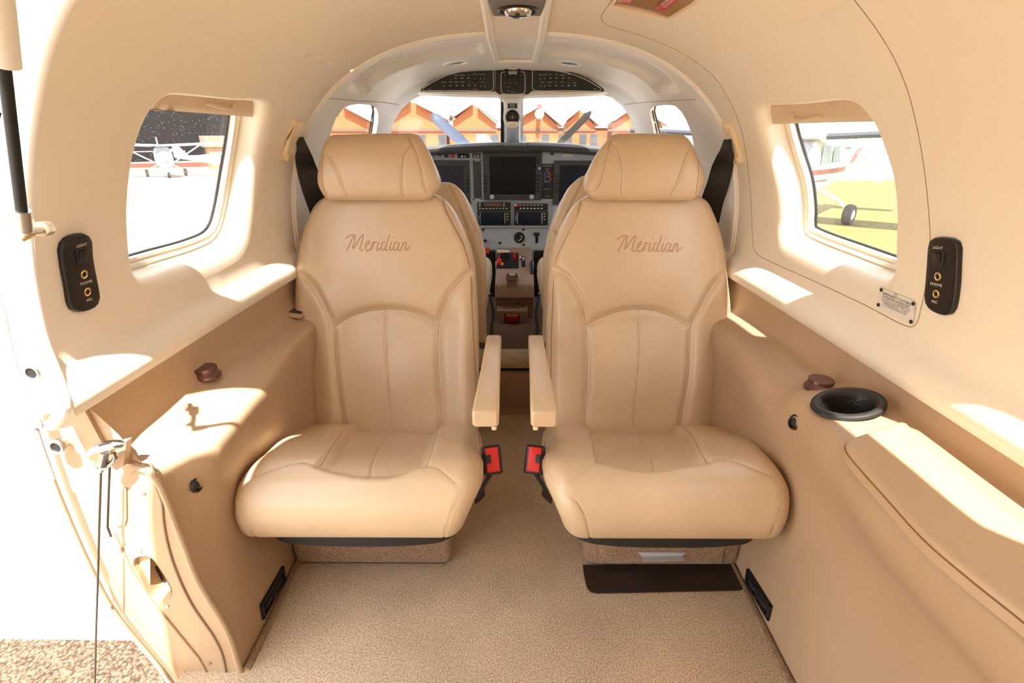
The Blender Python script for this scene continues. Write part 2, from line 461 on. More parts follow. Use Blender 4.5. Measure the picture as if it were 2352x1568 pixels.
def edge_normals(loop):
    """per point inward (towards the hole centre) parameter direction"""
    n = len(loop); out = []
    area = sum(loop[i][0] * loop[(i + 1) % n][1] - loop[(i + 1) % n][0] * loop[i][1] for i in range(n))
    for i in range(n):
        a, b = loop[i - 1], loop[(i + 1) % n]
        d = Vector((b[0] - a[0], b[1] - a[1], 0)); d.normalize()
        out.append((-d.y, d.x) if area > 0 else (d.y, -d.x))
    return out
def ring_pts(Sf, loop, inn, dep, wi=None):
    """loop shifted inwards by inn (m) and outwards from the cabin by dep (m)"""
    N = edge_normals(loop); out = []
    for i, ((a, b), (nx, ny)) in enumerate(zip(loop, N)):
        if wi is not None: inn = wi[i]
        Pp = Sf(a + nx * inn / SC_M[0], b + ny * inn / SC_M[1])
        out.append(Pp + surf_normal(Sf, a, b, outward) * dep)
    return out
def flare(loop, lo=.010, hi=.036):
    """in-plane width of the rounded flange at each point: wide ahead of and below the opening"""
    sg = 1 if loop[0][1] > 0 else -1; w = []
    for nx, ny in edge_normals(loop): w.append(lo + (hi - lo) * float(sstep(max(-nx, -ny * sg, 0))))
    k = 7; n = len(w)
    return [sum(w[(i + j) % n] for j in range(-k, k + 1)) / (2 * k + 1) for i in range(n)]
def build_window(name, Sf, loop, dep, r, ri, mwall, frame_w, glassmat, label=None, glass_dep=None, parent=None):
    """rounded reveal from the wall to the frame, the frame ring and the pane"""
    rows = []
    for k in range(7):
        th = math.pi / 2 * k / 6
        rows.append(ring_pts(Sf, loop, 0, r * (1 - math.cos(th)), [q * (math.sin(th) - 1) for q in flare(loop)]))
    for d in (.25, .5, .75, 1.0):
        rows.append(ring_pts(Sf, loop, .003 * d, r + (dep - r) * d))
    w = root(name, label or '', 'window', Sf(*loop[0])) if parent is None else parent
    if parent is None:
        w['kind'] = 'structure'
        del w['category']; del w['label']
    m = MB(); m.grid(rows, True) if False else m.grid([r_ + [r_[0]] for r_ in rows])
    m.build('window_reveal', mwall, w, merge=1e-5, angle=80)
    if frame_w:
        fr = [ring_pts(Sf, loop, a, b) for a, b in ((.003, dep - .001), (.006, dep - .006), (.012, dep - .007), (.015, dep - .002), (frame_w * .75, dep - .001), (frame_w * .8, dep - .005), (frame_w, dep - .004), (frame_w, dep + .012))]
        m = MB(); m.grid([r_ + [r_[0]] for r_ in fr]); m.build('window_frame', M_WALL, w, merge=1e-5, angle=50)
        se = [ring_pts(Sf, loop, a, b) for a, b in ((frame_w - .001, dep + .008), (frame_w + .0025, dep + .007), (frame_w + .003, dep + .012))]
        m = MB(); m.grid([r_ + [r_[0]] for r_ in se]); m.build('window_seal', M_RUBBER, w, merge=1e-5)
    gd = dep + .010 if glass_dep is None else glass_dep
    V, F = domain(S_off(Sf, gd), loop, [], .03, SC_M)
    mesh('pane', V, F, glassmat, w)
    return w

# outline of the wall where the round flange starts (r outside the visible edge)
RF = .030
def grow(loop, d):
    N = edge_normals(loop); return [(a - nx * q / SC_M[0], b - ny * q / SC_M[1]) for (a, b), (nx, ny), q in zip(loop, N, flare(loop))]
TC = .42; TD = .43
# forward edge of the door opening in the left wall
DE = p2s_line(S, [(180, 0), (150, 55), (122, 130), (98, 240), (82, 350), (75, 450), (79, 540), (88, 640), (104, 730), (128, 820), (152, 890), (163, 935)], (.7, -.6))
DE = [(a, b) for a, b in DE]
DE = [(DE[0][0] + .01, -TC)] + DE + [(DE[-1][0], -1.0)]
# aft right window (behind the photographer) for the daylight it lets in
H3 = [(a - .72, b - .07) for a, b in HR]
outL = DE + [(1.46, -1.0), (1.46, -TC)]
V, F = domain(S, outL, [grow(HL, RF)], .022, SC_M)
o = mesh('wall_left', V, F, M_WALL); tag(o, kind='structure')
YB = -.95
H8 = [(a - 1.45, b) for a, b in HR]; H9 = [(a, -b) for a, b in H8]  # unseen aft windows, added to let in more daylight
outR = [(YB, TC), (1.46, TC), (1.46, 1.0), (YB, 1.0)]
V, F = domain(S, outR, [grow(HR, RF), grow(H3, RF), grow(H8, RF)], .022, SC_M)
o = mesh('wall_right', V, F, M_WALL); tag(o, kind='structure')
V, F = domain(S, [(YB, -TD), (DE[1][0], -TD), (DE[0][0], -TC), (1.46, -TC), (1.46, TC), (YB, TC)], [], .03, SC_M)
o = mesh('ceiling', V, F, M_CEIL); tag(o, kind='structure')
V, F = domain(S, [(YB, -1.0), (-.14, -1.0), (-.04, -.88), (.13, -.78), (.24, -.70), (.36, -.62), (.40, -.54), (.42, -TD), (YB, -TD)], [grow(H9, RF)], .03, SC_M)  # unseen wall; its door edge is shaped to shade the console end face
o = mesh('wall_left_aft', V, F, M_WALL); tag(o, kind='structure')
ringb = [S(YB, t) for t in np.linspace(-1, 1, 80)]
m = MB(); m.add(ringb + [Vector((.62, YB, -.02)), Vector((-.62, YB, -.02))], [tuple(range(82))]); o = m.build('wall_aft', M_WALL, smooth=False); tag(o, kind='structure')  # unseen bulkhead, added to cut the flat light from behind
# outer skin so daylight only enters by the openings
V, F = domain(S_off(S, .06), [(-.25, -.97), (.62, -.97), (.62, -.42), (-.25, -.42)], [], .5, SC_M) if False else ([], [])

win1 = build_window('window_1', S, HL, .055, .020, RF, M_WALL, .022, M_GLASS)
win2 = build_window('window_2', S, HR, .055, .020, RF, M_WALL, .022, M_GLASS)
win8 = build_window('window_8', S, H8, .055, .020, RF, M_WALL, .022, M_GLASS)
win9 = build_window('window_9', S, H9, .055, .020, RF, M_WALL, .022, M_GLASS)
win3 = build_window('window_3', S, H3, .035, .020, RF, M_WALL, .022, M_GLASS)

# pull-down blinds at the window heads
def blind(win, px, g, hx, flip):
    SS = S_off(S, .030)
    lp = p2s_line(SS, px, g)
    V, F = domain(SS, lp, [], .012, SC_M)
    o = mesh('window_blind', V, F, M_SHADE, win); sm = o.modifiers.new('s', 'SOLIDIFY'); sm.thickness = .007; sm.offset = 0
    # moulded pull lip
    SS2 = S_off(S, .0255)
    line = p2s_line(SS2, hx, g)
    pts = [SS2(*q) for q in line]
    m = MB(); m.tube(catmull(pts, 24), .0035, 8); m.build('blind_pull', M_SHADE, o)
    return o
blind(win1, [(378, 212), (440, 212), (520, 218), (606, 226), (622, 240), (624, 269), (520, 262), (430, 255), (330, 247), (345, 225)], (1.0, -.6),
      [(470, 236), (485, 240), (505, 245), (535, 247), (536, 238)], 1)
blind(win2, [(1730, 240), (1765, 236), (1850, 230), (1942, 222), (1985, 232), (2010, 255), (2030, 276), (1900, 279), (1728, 283), (1724, 262)], (1.0, .6),
      [(1823, 258), (1824, 270), (1838, 274), (1860, 271), (1888, 266)], -1)

# seams of the trim panels on the right wall and the exit hatch
def seam_on(Sf, px, g, parent, name='panel_seam', r=.0008, m=None, n=60, lift=0.0):
    uv = p2s_line(Sf, [(p.x, p.y) for p in catmull([(a, b, 0) for a, b in px], n)], g)
    pts = [Sf(*q) for q in uv]
    up = [surf_normal(Sf, *q, outward) for q in uv]
    mb = MB(); mb.tube([p - u_ * lift for p, u_ in zip(pts, up)], r, 6, flat=r, up=up); return mb.build(name, m or M_SEAMW, parent)
M_SEAMW = mat('panel gap', (150, 128, 104), .7)
rw = bpy.data.objects['wall_right']; ce = bpy.data.objects['ceiling']
seam_on(S, [(1960, -4), (2010, 62), (2052, 130), (2084, 205), (2106, 290), (2122, 380), (2132, 470), (2137, 560), (2128, 650), (2114, 715), (2108, 738), (2098, 750), (2080, 748), (1990, 702), (1880, 650), (1760, 596), (1738, 583), (1731, 568), (1727, 500), (1722, 420), (1710, 330), (1690, 260), (1655, 195)], (.8, .6), rw)
seam_on(S, [(1655, 195), (1636, 172), (1600, 143), (1560, 118), (1508, 94), (1450, 74), (1400, 60), (1384, 49), (1381, 38), (1400, 8), (1412, -10)], (1.4, .3), ce)
# faint seam on the left wall, mirrored
wl_ = bpy.data.objects['wall_left']

# ------------------------------------------------------------------ cockpit shell
WSL = [(1152, 216), (1100, 213.5), (1040, 213.5), (990, 216), (962, 221), (941, 234), (922, 252), (908, 274), (898, 302), (893, 328), (892, 356), (1000, 356), (1152, 356)]
WSR = [(1200, 216), (1300, 213.5), (1380, 217), (1405, 224), (1426, 241), (1444, 264), (1455, 292), (1463, 322), (1466, 356), (1350, 356), (1200, 356)]
SWL = [(753, 335), (757, 312), (763, 293), (773, 268), (788, 250), (802, 242), (825, 239), (850, 241), (864, 247), (869, 262), (868, 285), (863, 312), (858, 345), (800, 345)]
SWR = [(1492, 262), (1494, 250), (1503, 244), (1530, 241), (1551, 243), (1565, 257), (1576, 275), (1585, 297), (1592, 325), (1594, 345), (1540, 345), (1513, 345), (1504, 310)]
def lp(px, g, n): return p2s_line(SF, [(p.x, p.y) for p in resample([(a, b, 0) for a, b in px], n, True)], g)
hWL, hWR = lp(WSL, (2.4, -.2), 9), lp(WSR, (2.4, .2), 9)
hSL, hSR = lp(SWL, (1.8, -.5), 7), lp(SWR, (1.8, .5), 7)
def SFe(Y, t):
    """cockpit lining with its long pressed troughs"""
    p = SF(Y, t)
    return p
TRL = [(800, 208), (808, 191), (827, 170), (878, 136), (955, 109), (1030, 99), (1083, 96.5), (1103, 99), (1110, 108), (1111, 121), (1104, 126), (1083, 128), (1019, 134), (955, 149), (891, 172), (861, 193), (849, 213), (825, 216)]
TRR = [(2356 - a, b + 2) for a, b in TRL]
pTL = p2s_line(SF, TRL, (1.7, -.3)); pTR = p2s_line(SF, TRR, (1.7, .3))
VL = p2s_line(SF, [(1045, 143)], (2.0, -.1)); 
outF = [(1.462, -1.0), (2.2, -1.0), (3.15, -1.0), (3.15, 1.0), (1.462, 1.0)]
V, F = domain(SF, outF, [hWL, hWR, hSL, hSR], .012, SC_M)
# press the troughs in (real relief)
def s_inv(p):  # recover parameters
    Y = p.y; h = section(KF, Y); a = math.atan2(abs(p.x), p.z - .6); t = min(a / (math.pi / 2), 1) * .9
    return (Y * SC_M[0], math.copysign(t, p.x) * SC_M[1])
Q = np.array([s_inv(p) for p in V]); up_ = np.array([p.z > .75 for p in V])
for T in (pTL, pTR):
    L = [(a * SC_M[0], b * SC_M[1]) for a, b in T]
    ins = inpoly(Q, L); d = segdist(Q, L, True)
    dep = np.where(ins & up_, sstep(d / .014), 0) * .020
    for i in np.nonzero(dep)[0]: V[i] = V[i] + outward(V[i]).normalized() * float(dep[i])
o = mesh('wall_cockpit', V, F, M_HEAD); tag(o, kind='structure'); cockpit = o
m = MB(); tt = np.linspace(-1, 1, 160); m.grid([[S(1.457, t) for t in tt], [SF(1.463, t) for t in tt], [S_off(S, .03)(1.46, t) for t in tt]]); o = m.build('trim_6', M_HEAD); tag(o, kind='structure')
V, F = domain(S_off(S, .07), [(YB, -.43), (1.46, -.43), (1.46, .44), (YB, .44)], [], .06, SC_M); o = mesh('roof_leak_block', V, F, M_WHITE); tag(o, kind='structure')  # unseen shell added to stop sun leaking through the lining joints
m = MB(); m.grid([[SF(Y, t) + outward(SF(Y, t)).normalized() * .07 for t in np.linspace(-.5, .5, 40)] for Y in (1.44, 1.7, 1.9, 2.1)]); o = m.build('roof_leak_block_forward', M_WHITE); tag(o, kind='structure')  # same added sun block, carried on over the cockpit
# lip where the cabin lining meets the cockpit lining
m = MB(); ring = [S(1.457, t) for t in np.linspace(-.97, .97, 120)]
m.tube(ring, .004, 8); o = m.build('trim_1', M_HEAD); tag(o, kind='structure')

def pane(name, loop, gm, frame=.006, fm=None, fw=.0035):
    w = root(name, '', '', SF(*loop[0])); w['kind'] = 'structure'; del w['category']; del w['label']
    V, F = domain(S_off(SF, .02), loop, [], .05, SC_M); mesh('pane', V, F, gm, w)
    rows = [ring_pts(SF, loop, a, b) for a, b in ((-.004, 0), (-.001, .003), (0, .008), (.001, .022))]
    mb = MB(); mb.grid([r + [r[0]] for r in rows]); mb.build('window_reveal', M_HEAD, w, merge=1e-5, angle=80)
    rows = [ring_pts(SF, loop, a, b) for a, b in ((.0, .017), (fw, .0165), (fw + .0005, .021))]
    mb = MB(); mb.grid([r + [r[0]] for r in rows]); mb.build('window_seal', M_RUBBER, w, merge=1e-5)
    return w
w4 = pane('window_4', hWL, M_WSHIELD, fw=.004); w5 = pane('window_5', hWR, M_WSHIELD, fw=.004)
w6 = pane('window_6', hSL, M_WSHIELD); w7 = pane('window_7', hSR, M_WSHIELD)
for px in ([(757, 226), (827, 232), (880, 235), (915, 240)], [(1597, 228), (1508, 233), (1470, 236), (1434, 240)]): seam_on(SF, px, (1.7, -.45 if px[0][0] < 1000 else .45), cockpit, 'lining_seam', .0009)
# black seal bars inside the side windows and beside the post
def bar(px, g, parent, r, m, name, dep=.012):
    SS = S_off(SF, dep); uv = p2s_line(SS, px, g); mb = MB(); mb.tube([SS(*q) for q in uv], r, 8); return mb.build(name, m, parent)
bar([(858, 243), (852, 280), (844, 330)], (1.8, -.5), w6, .0022, M_RUBBER, 'seal_bar')
bar([(1497, 246), (1504, 280), (1516, 330)], (1.8, .5), w7, .0022, M_RUBBER, 'seal_bar')

# ------------------------------------------------------------------ overhead spine with light console
def SP(Y, t):
    return S(min(Y, 1.46), t) if Y < 1.46 else SF(Y, t)
spine = root('overhead_trough', 'pale narrow trough trim running along the ceiling centre line', 'ceiling trim', (0, 1.2, 1.15))
def spine_row(Y, k=1.0):
    zt = SP(Y, 0).z
    w = (.070 + .006 * math.cos(Y)) * k
    pr = [(-w - .004, .002), (-w, -.008), (-w + .004, -.0125), (-w + .010, -.013), (-w + .0155, -.010), (-w + .018, -.004), (0, -.003), (w - .018, -.004), (w - .0155, -.010), (w - .010, -.013), (w - .004, -.0125), (w, -.008), (w + .004, .002)]
    return [Vector((x + .002, Y, zt + z - abs(x) * .02)) for x, z in pr]
Yend = 1.845
rows = [spine_row(Y) for Y in np.arange(.2, Yend - .02, .03)] + [spine_row(Yend - .012)]
m = MB(); m.grid(rows); m.build('trough_shell', M_HEAD, spine, angle=60)
m = MB()
zt = SP(Yend, 0).z
m.tube([Vector((x + .002, Yend - .005, zt - .0085)) for x in np.linspace(-.068, .068, 12)], .007, 10)
m.build('trough_end', M_HEAD, spine)
lc = root('reading_light_console', 'grey reading light console with chrome eyeball light on ceiling spine', 'ceiling light', (0.004, 1.2, 1.15))
zc_ = SP(1.2, 0).z - .004
m = MB(); m.rbox((.006, 1.20, zc_ - .004), (.112, .27, .016), .007, None, 4); m.build('console_plate', mat('grey speckled plastic', (120, 116, 114), .7, bump=(800, .5, .001)), lc)
m = MB(); m.lathe((.006, 1.265, zc_ - .0105), (0, 0, -1), [(.043, -.002), (.043, .003), (.040, .006), (.036, .004), (.035, -.002)], 40); m.build('bezel_ring', M_BLACK, lc)
m = MB(); m.lathe((.006, 1.265, zc_ - .008), (0, 0, -1), [(.030, 0), (.030, .008), (.026, .014), (.018, .018), (.008, .019), (.0, .019)], 40); m.build('light_lens', M_METAL, lc)

# exit handle cover on the right of the ceiling
def quad_on(Sf, px, g, off):
    SS = S_off(Sf, off); return [SS(*q) for q in p2s_line(SS, px, g)]
M_CLEAR = glass('clear smoked cover', (.93, .88, .82), 0, 0)
hat = root('exit_handle_recess', 'recessed exit handle pocket with clear cover and red placards on right of ceiling', 'exit handle', S(1.0, .30))
qp = [(1408, 6), (1533, 36), (1541, 35), (1594, 2), (1650, -60), (1450, -60)]
lpq = p2s_line(S, qp, (1.2, .3))
V, F = domain(S_off(S, -.004), lpq, [], .02, SC_M); o = mesh('cover', V, F, M_CLEAR, hat)
V, F = domain(S_off(S, -.0012), lpq, [], .02, SC_M); o = mesh('pocket', V, F, mat('tan pocket', (222, 192, 156), .5), hat)
m = MB(); SSq = S_off(S, -.004); m.tube([SSq(*q) for q in lpq], .0022, 8, closed=True); m.build('cover_rim', mat('clear rim', (232, 202, 160), .25), hat)
def placard(name, px, g, off, m_, parent):
    V, F = domain(S_off(S, off), p2s_line(S_off(S, off), px, g), [], .01, SC_M); return mesh(name, V, F, m_, parent)
M_RED2 = mat('placard red', (186, 24, 34), .45)
placard('exit_placard', [(1429, 5), (1445, 8.5), (1478, -22), (1462, -26)], (1.2, .3), -.0055, M_RED, hat)
placard('pull_placard', [(1502, 21), (1524, 26), (1572, -12), (1550, -17)], (1.2, .3), -.0055, M_RED2, hat)
def text_on_surface(Sf, off, txt, px0, px1, size, g, m_, parent, name='lettering'):
    SS = S_off(Sf, off); a = SS(*p2s(SS, px0, g)); b = SS(*p2s(SS, px1, g)); x = (b - a).normalized()
    q = p2s(SS, px0, g); n = surf_normal(SS, *q, outward); y = x.cross(n); 
    if proj(a + y * .01)[1] > proj(a)[1]: y = -y
    mb = MB(); put_text(mb, txt, size, a, x, y, 'LEFT'); return mb.build(name, m_, parent, smooth=False)
text_on_surface(S, -.0062, 'EXIT', (1438, 5), (1460, -14), .017, (1.2, .3), M_TXT, hat)
text_on_surface(S, -.0062, 'PULL DOOR IN', (1524, 17), (1560, -10), .008, (1.2, .3), M_TXT, hat)
text_on_surface(S, -.0062, 'TURN HANDLE', (1518, 12), (1554, -15), .008, (1.2, .3), M_TXT, hat)
# ------------------------------------------------------------------ floor and side consoles
HWF = .49
def SFl(x, y): return Vector((x, y, 0))
m = MB()
m.add([(-.60, -.95, 0), (.53, -.95, 0), (.53, 1.62, 0), (-.60, 1.62, 0)], [(0, 1, 2, 3)])
o = m.build('floor', M_CARPET, smooth=False); tag(o, kind='structure')
# raised spar step and cockpit floor
m = MB(); m.rbox((0, 1.635, .074), (1.06, .03, .148), .004); o = m.build('trim_2', mat('brown plastic step cover', (150, 120, 94), .45, bump=(200, .2, .002))); tag(o, kind='structure')
m = MB()
m.add([(-.53, 1.60, -.001), (.53, 1.60, -.001), (.53, 1.60, .012), (-.53, 1.60, .012), (-.53, 1.62, .016), (.53, 1.62, .016)], [(0, 1, 2, 3), (3, 2, 5, 4)])
o = m.build('trim_3', M_SEAMW, smooth=False); tag(o, kind='structure')
m = MB(); m.rbox((0, 1.68, .178), (1.06, .10, .045), .02, None, 6); o = m.build('floor_step', M_CARPET); tag(o, kind='structure')
m = MB(); m.rbox((0, 1.70, .12), (1.06, .08, .10), 0); o = m.build('floor_gap_shade', M_BLACK); tag(o, kind='structure')  # black box stands in for the shade in the gap under the step
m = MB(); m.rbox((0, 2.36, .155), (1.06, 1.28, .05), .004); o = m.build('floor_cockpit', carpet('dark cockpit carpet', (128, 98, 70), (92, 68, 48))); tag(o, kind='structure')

# side console profiles: (y, [(x,z) ...]) from the floor up to under the wall roll
def loft(stations, ny, nz):
    ys = [s[0] for s in stations]; K = len(stations[0][1])
    prof = []
    for s in stations:
        c = catmull([(a, b, 0) for a, b in s[1]], 40 * 6)
        # fixed count resample per control segment
        pp = []
        P = [Vector((a, b, 0)) for a, b in s[1]]
        n = nz // (K - 1)
        cc = catmull_fixed(P, n)
        prof.append([(p.x, p.y) for p in cc])
    prof = np.array(prof)  # S x N x 2
    YY = np.linspace(ys[0], ys[-1], ny)
    rows = []
    for Y in YY:
        f = np.interp(Y, ys, range(len(ys))); i = min(int(f), len(ys) - 2); t = f - i
        p0 = prof[max(i - 1, 0)]; p1 = prof[i]; p2 = prof[i + 1]; p3 = prof[min(i + 2, len(ys) - 1)]
        t = t * t * (3 - 2 * t)
        rows.append((Y, p1 * (1 - t) + p2 * t))
    return rows
def catmull_fixed(P, n):
    out = []; N = len(P)
    for i in range(N - 1):
        p0 = P[i - 1] if i else P[0] * 2 - P[1]; p1, p2 = P[i], P[i + 1]; p3 = P[i + 2] if i + 2 < N else P[i + 1] * 2 - P[i]
        a = .5
        m1 = (p2 - p0) * a; m2 = (p3 - p1) * a
        L = (p2 - p1).length
        if m1.length > 1.2 * L: m1 = m1 * (1.2 * L / m1.length)
        if m2.length > 1.2 * L: m2 = m2 * (1.2 * L / m2.length)
        for j in range(n):
            t = j / n
            out.append(p1 * (2*t**3 - 3*t**2 + 1) + m1 * (t**3 - 2*t**2 + t) + p2 * (-2*t**3 + 3*t**2) + m2 * (t**3 - t**2))
    out.append(P[-1]); return out
STL = [(.662, [(-.492, -.005), (-.497, .10), (-.522, .21), (-.530, .30), (-.538, .40), (-.548, .428), (-.565, .438), (-.592, .446), (-.606, .462), (-.620, .535)]),
       (.74, [(-.492, -.005), (-.497, .10), (-.512, .21), (-.510, .30), (-.490, .40), (-.492, .428), (-.512, .437), (-.580, .450), (-.602, .466), (-.622, .535)]),
       (.94, [(-.498, -.005), (-.503, .10), (-.514, .21), (-.516, .30), (-.500, .40), (-.502, .428), (-.520, .440), (-.580, .460), (-.604, .478), (-.624, .535)]),
       (1.17, [(-.500, -.005), (-.510, .10), (-.530, .21), (-.535, .30), (-.526, .40), (-.526, .430), (-.540, .440), (-.585, .455), (-.606, .478), (-.622, .535)]),
       (1.56, [(-.500, -.005), (-.520, .10), (-.545, .21), (-.550, .30), (-.545, .40), (-.548, .425), (-.558, .436), (-.585, .445), (-.600, .470), (-.612, .535)])]
def grid_obj(name, rows, mt, parent=None, drop=None, flip=False):
    V = [Vector((float(x), float(Y), float(z))) for Y, pr in rows for x, z in pr]; n = len(rows[0][1]); F = []
    for i in range(len(rows) - 1):
        for j in range(n - 1):
            a = i * n + j; f = (a, a + 1, a + 1 + n, a + n)
            if drop is not None and drop(sum((V[k] for k in f), Vector()) / 4): continue
            F.append(f)
    return mesh(name, V, F, mt, parent, True, None, 60)
con_l = root('side_console', 'tan moulded side console with flat ledge along the left wall by the door', 'side console', (-.55, 1.0, 0))
rowsL = loft(STL, 90, 90)
grid_obj('console_panel', rowsL, M_CONS, con_l)
# end face beside the door, with the grab recess
def poly_face(outer, holes, plane_fn, name, mt, parent, step=.02, thick=None, inv=None):
    pts = [plane_fn(*p) for p in outer]
    return pts
YE = .660
yl = lambda u, v, Y=YE: on_y(u, v, Y)
edge_r = [Vector((float(x), YE, float(z))) for x, z in rowsL[0][1] if z < .44]
top = [yl(*p) for p in [(345, 1062), (318, 1078), (292, 1098), (284, 1104)]]
left = [yl(*p) for p in [(281, 1125), (268, 1165), (255, 1212), (250, 1260), (250, 1330), (254, 1372), (300, 1440), (345, 1500), (385, 1545), (430, 1590), (470, 1640)]]
outer = [(p.x, p.z) for p in edge_r[::-1]][0:] 
poly = [(p.x, p.z) for p in left[::-1]][0:0]
O = [(p.x, p.z) for p in edge_r] + [(p.x, p.z) for p in top] + [(p.x, p.z) for p in left]
REC = [(318, 1279), (338, 1277), (351, 1284), (364, 1303), (382, 1332), (392, 1352), (391, 1366), (380, 1376), (362, 1377), (349, 1370), (336, 1350), (320, 1318), (308, 1296), (309, 1285)]
rec = [yl(p.x, p.y) for p in catmull([(a, b, 0) for a, b in REC], 60, True)]
Hh = [(p.x, p.z) for p in rec]
PF = lambda a, b: Vector((a, YE, b))
V, F = domain(PF, O, [Hh], .03)
for v in V: v.y = YE - .012 * max(0, min(1, (v.x + .60) / .12)) * 0 
mesh('end_face', V, F, M_CONS, con_l, smooth=False)
# rounded lip between panel and end face
m = MB(); m.tube([p + Vector((-.002, .0, 0)) for p in edge_r], .0055, 10); m.build('edge_bead', M_CONS, con_l)
inner_lip = [yl(*p) for p in [(345, 1062), (357, 1078), (358, 1110), (372, 1150), (376, 1195), (386, 1250), (405, 1310), (440, 1385), (492, 1462), (510, 1500), (524, 1568), (530, 1600)]]
m = MB(); m.tube([p + Vector((0, -.0015, 0)) for p in catmull(inner_lip, 50)], .0018, 8); m.build('edge_groove', M_SEAMW, con_l)
# grab recess
rows = []
for k, (s, d) in enumerate([(1.03, -.001), (1.0, .002), (.97, .008), (.95, .03), (.90, .045)]):
    c = sum(rec, Vector()) / len(rec); rows.append([c + (p - c) * s + Vector((0, d, 0)) for p in rec])
m = MB(); m.grid([r + [r[0]] for r in rows]); m.add(rows[-1], [tuple(range(len(rec)))]); hr = m.build('grab_recess', M_CONS, con_l, angle=70)
dk = [yl(p[0], p[1], YE + .03) for p in [(354, 1300), (366, 1312), (378, 1334), (383, 1350), (374, 1345), (362, 1328)]]
m = MB(); m.prism(dk, (0, .004, 0)); m.build('recess_slot', M_BLACK, hr)
for p in [(322, 1264), (384, 1392), (330, 1131), (481, 1522)]:
    q = yl(*p); m = MB(); m.lathe(q, (0, -1, 0), [(.0042, 0), (.0036, .0016), (.0018, .0024), (0, .0025)], 16); m.build('screw', M_METAL if p[1] in (1264, 1392) else M_SEAMW, con_l)
# folded strip inside the end face (outer flange)
fl = [yl(*p, YE - .003) for p in [(284, 1104), (281, 1125), (268, 1165), (255, 1212), (254, 1218), (290, 1290), (325, 1350), (370, 1410), (440, 1500), (495, 1580), (520, 1620), (470, 1640), (430, 1590), (385, 1545), (345, 1500), (300, 1440), (254, 1372), (250, 1330), (250, 1260)]]

m = MB(); m.tube([yl(*p, YE - .001) for p in [(262, 1225), (300, 1305), (345, 1375), (410, 1455), (455, 1510), (500, 1590)]], .0022, 8); m.build('flange_edge', M_CONS, con_l)
# small raised pad
m = MB(); m.tube([yl(*p, YE - .001) for p in [(289, 1120), (290, 1190), (286, 1204), (268, 1208)]], .0016, 8); m.build('flange_edge', M_CONS, con_l)

# right console
STR = [(-.95, [(.500, -.005), (.535, .10), (.540, .22), (.530, .33), (.480, .40), (.473, .435), (.485, .462), (.560, .478), (.606, .482), (.618, .535)]),
       (.30, [(.500, -.005), (.535, .10), (.540, .22), (.528, .33), (.462, .41), (.447, .455), (.458, .488), (.540, .498), (.606, .502), (.618, .535)]),
       (.52, [(.498, -.005), (.522, .10), (.530, .22), (.518, .33), (.464, .41), (.450, .455), (.462, .486), (.550, .496), (.604, .500), (.618, .535)]),
       (.68, [(.497, -.005), (.505, .10), (.512, .22), (.508, .33), (.476, .42), (.468, .455), (.482, .484), (.560, .497), (.604, .502), (.619, .535)]),
       (.79, [(.498, -.005), (.505, .10), (.510, .22), (.506, .33), (.484, .42), (.480, .450), (.495, .480), (.560, .494), (.604, .500), (.619, .535)]),
       (.92, [(.499, -.005), (.505, .10), (.510, .22), (.507, .33), (.492, .40), (.498, .430), (.518, .450), (.570, .466), (.605, .480), (.620, .535)]),
       (1.17, [(.500, -.005), (.510, .10), (.526, .22), (.528, .33), (.515, .40), (.520, .430), (.540, .446), (.585, .460), (.606, .480), (.620, .535)]),
       (1.56, [(.500, -.005), (.520, .10), (.545, .22), (.550, .33), (.540, .40), (.545, .425), (.558, .436), (.585, .445), (.600, .470), (.610, .535)])]
rowsR = loft(STR, 260, 180)
con_r = root('side_console', 'tan moulded side console with cup holder along the right wall', 'side console', (.55, 1.0, 0))
CUPC = on_z(1947, 928, .498); 
CUPX, CUPY = CUPC.x, CUPC.y
def indrop(p): return p.z > .43 and ((p.x - CUPX) / .045) ** 2 + ((p.y - CUPY) / .040) ** 2 < 1
grid_obj('console_panel', rowsR, M_CONS, con_r, indrop)
def ledge_z(x, y, rows):
    i = min(range(len(rows)), key=lambda k: abs(rows[k][0] - y)); pr = rows[i][1]
    pr = [(abs(a), b) for a, b in pr if b > .40]
    pr = pr[[b for a, b in pr].index(min(b for a, b in pr)):] 
    return interp([a for a, b in pr[6:]], [b for a, b in pr[6:]], abs(x))
# lid of the armrest box
LID = [(1943, 1020), (1952, 1010), (1990, 996), (2045, 977), (2064, 971), (2080, 974), (2110, 1004), (2200, 1080), (2352, 1205), None, (2352, 1418), (2240, 1330), (2130, 1237), (2040, 1140), (1975, 1068), (1950, 1038)]
lid = []
for q in LID: lid += [Vector((x, y, .503)) for x, y in ((.568, .40), (.568, .31), (.555, .285), (.510, .278), (.468, .285), (.457, .31))] if q is None else [on_z(*q, .503)]
lid2 = catmull(lid, 100, True)
m = MB()
c0 = sum(lid2, Vector()) / len(lid2)
def ins(P, d):
    out = []; n = len(P)
    for i in range(n):
        t = (P[(i + 1) % n] - P[i - 1]).normalized(); nn = Vector((t.y, -t.x, 0))
        if (c0 - P[i]).dot(nn) < 0: nn = -nn
        out.append(P[i] + nn * d)
    return out
rows = [[Vector((p.x, p.y, .485)) for p in lid2]] + [[Vector((p.x, p.y, z)) for p in ins(lid2, d)] for d, z in ((0, .500), (.0008, .5035), (.003, .5060), (.007, .5070))]
m.grid([r + [r[0]] for r in rows]); m.add(rows[-1], [tuple(range(len(lid2)))])
lido = root('armrest_lid', 'tan armrest box lid on the right side console ledge', 'armrest lid', (.54, .5, .47))
m.build('lid', M_CONS2, lido, angle=60)
m = MB(); m.tube([Vector((p.x, p.y, .4985)) for p in ins(lid2, -.0006)], .0009, 6, closed=True); m.build('lid_gap', M_SEAM, lido)

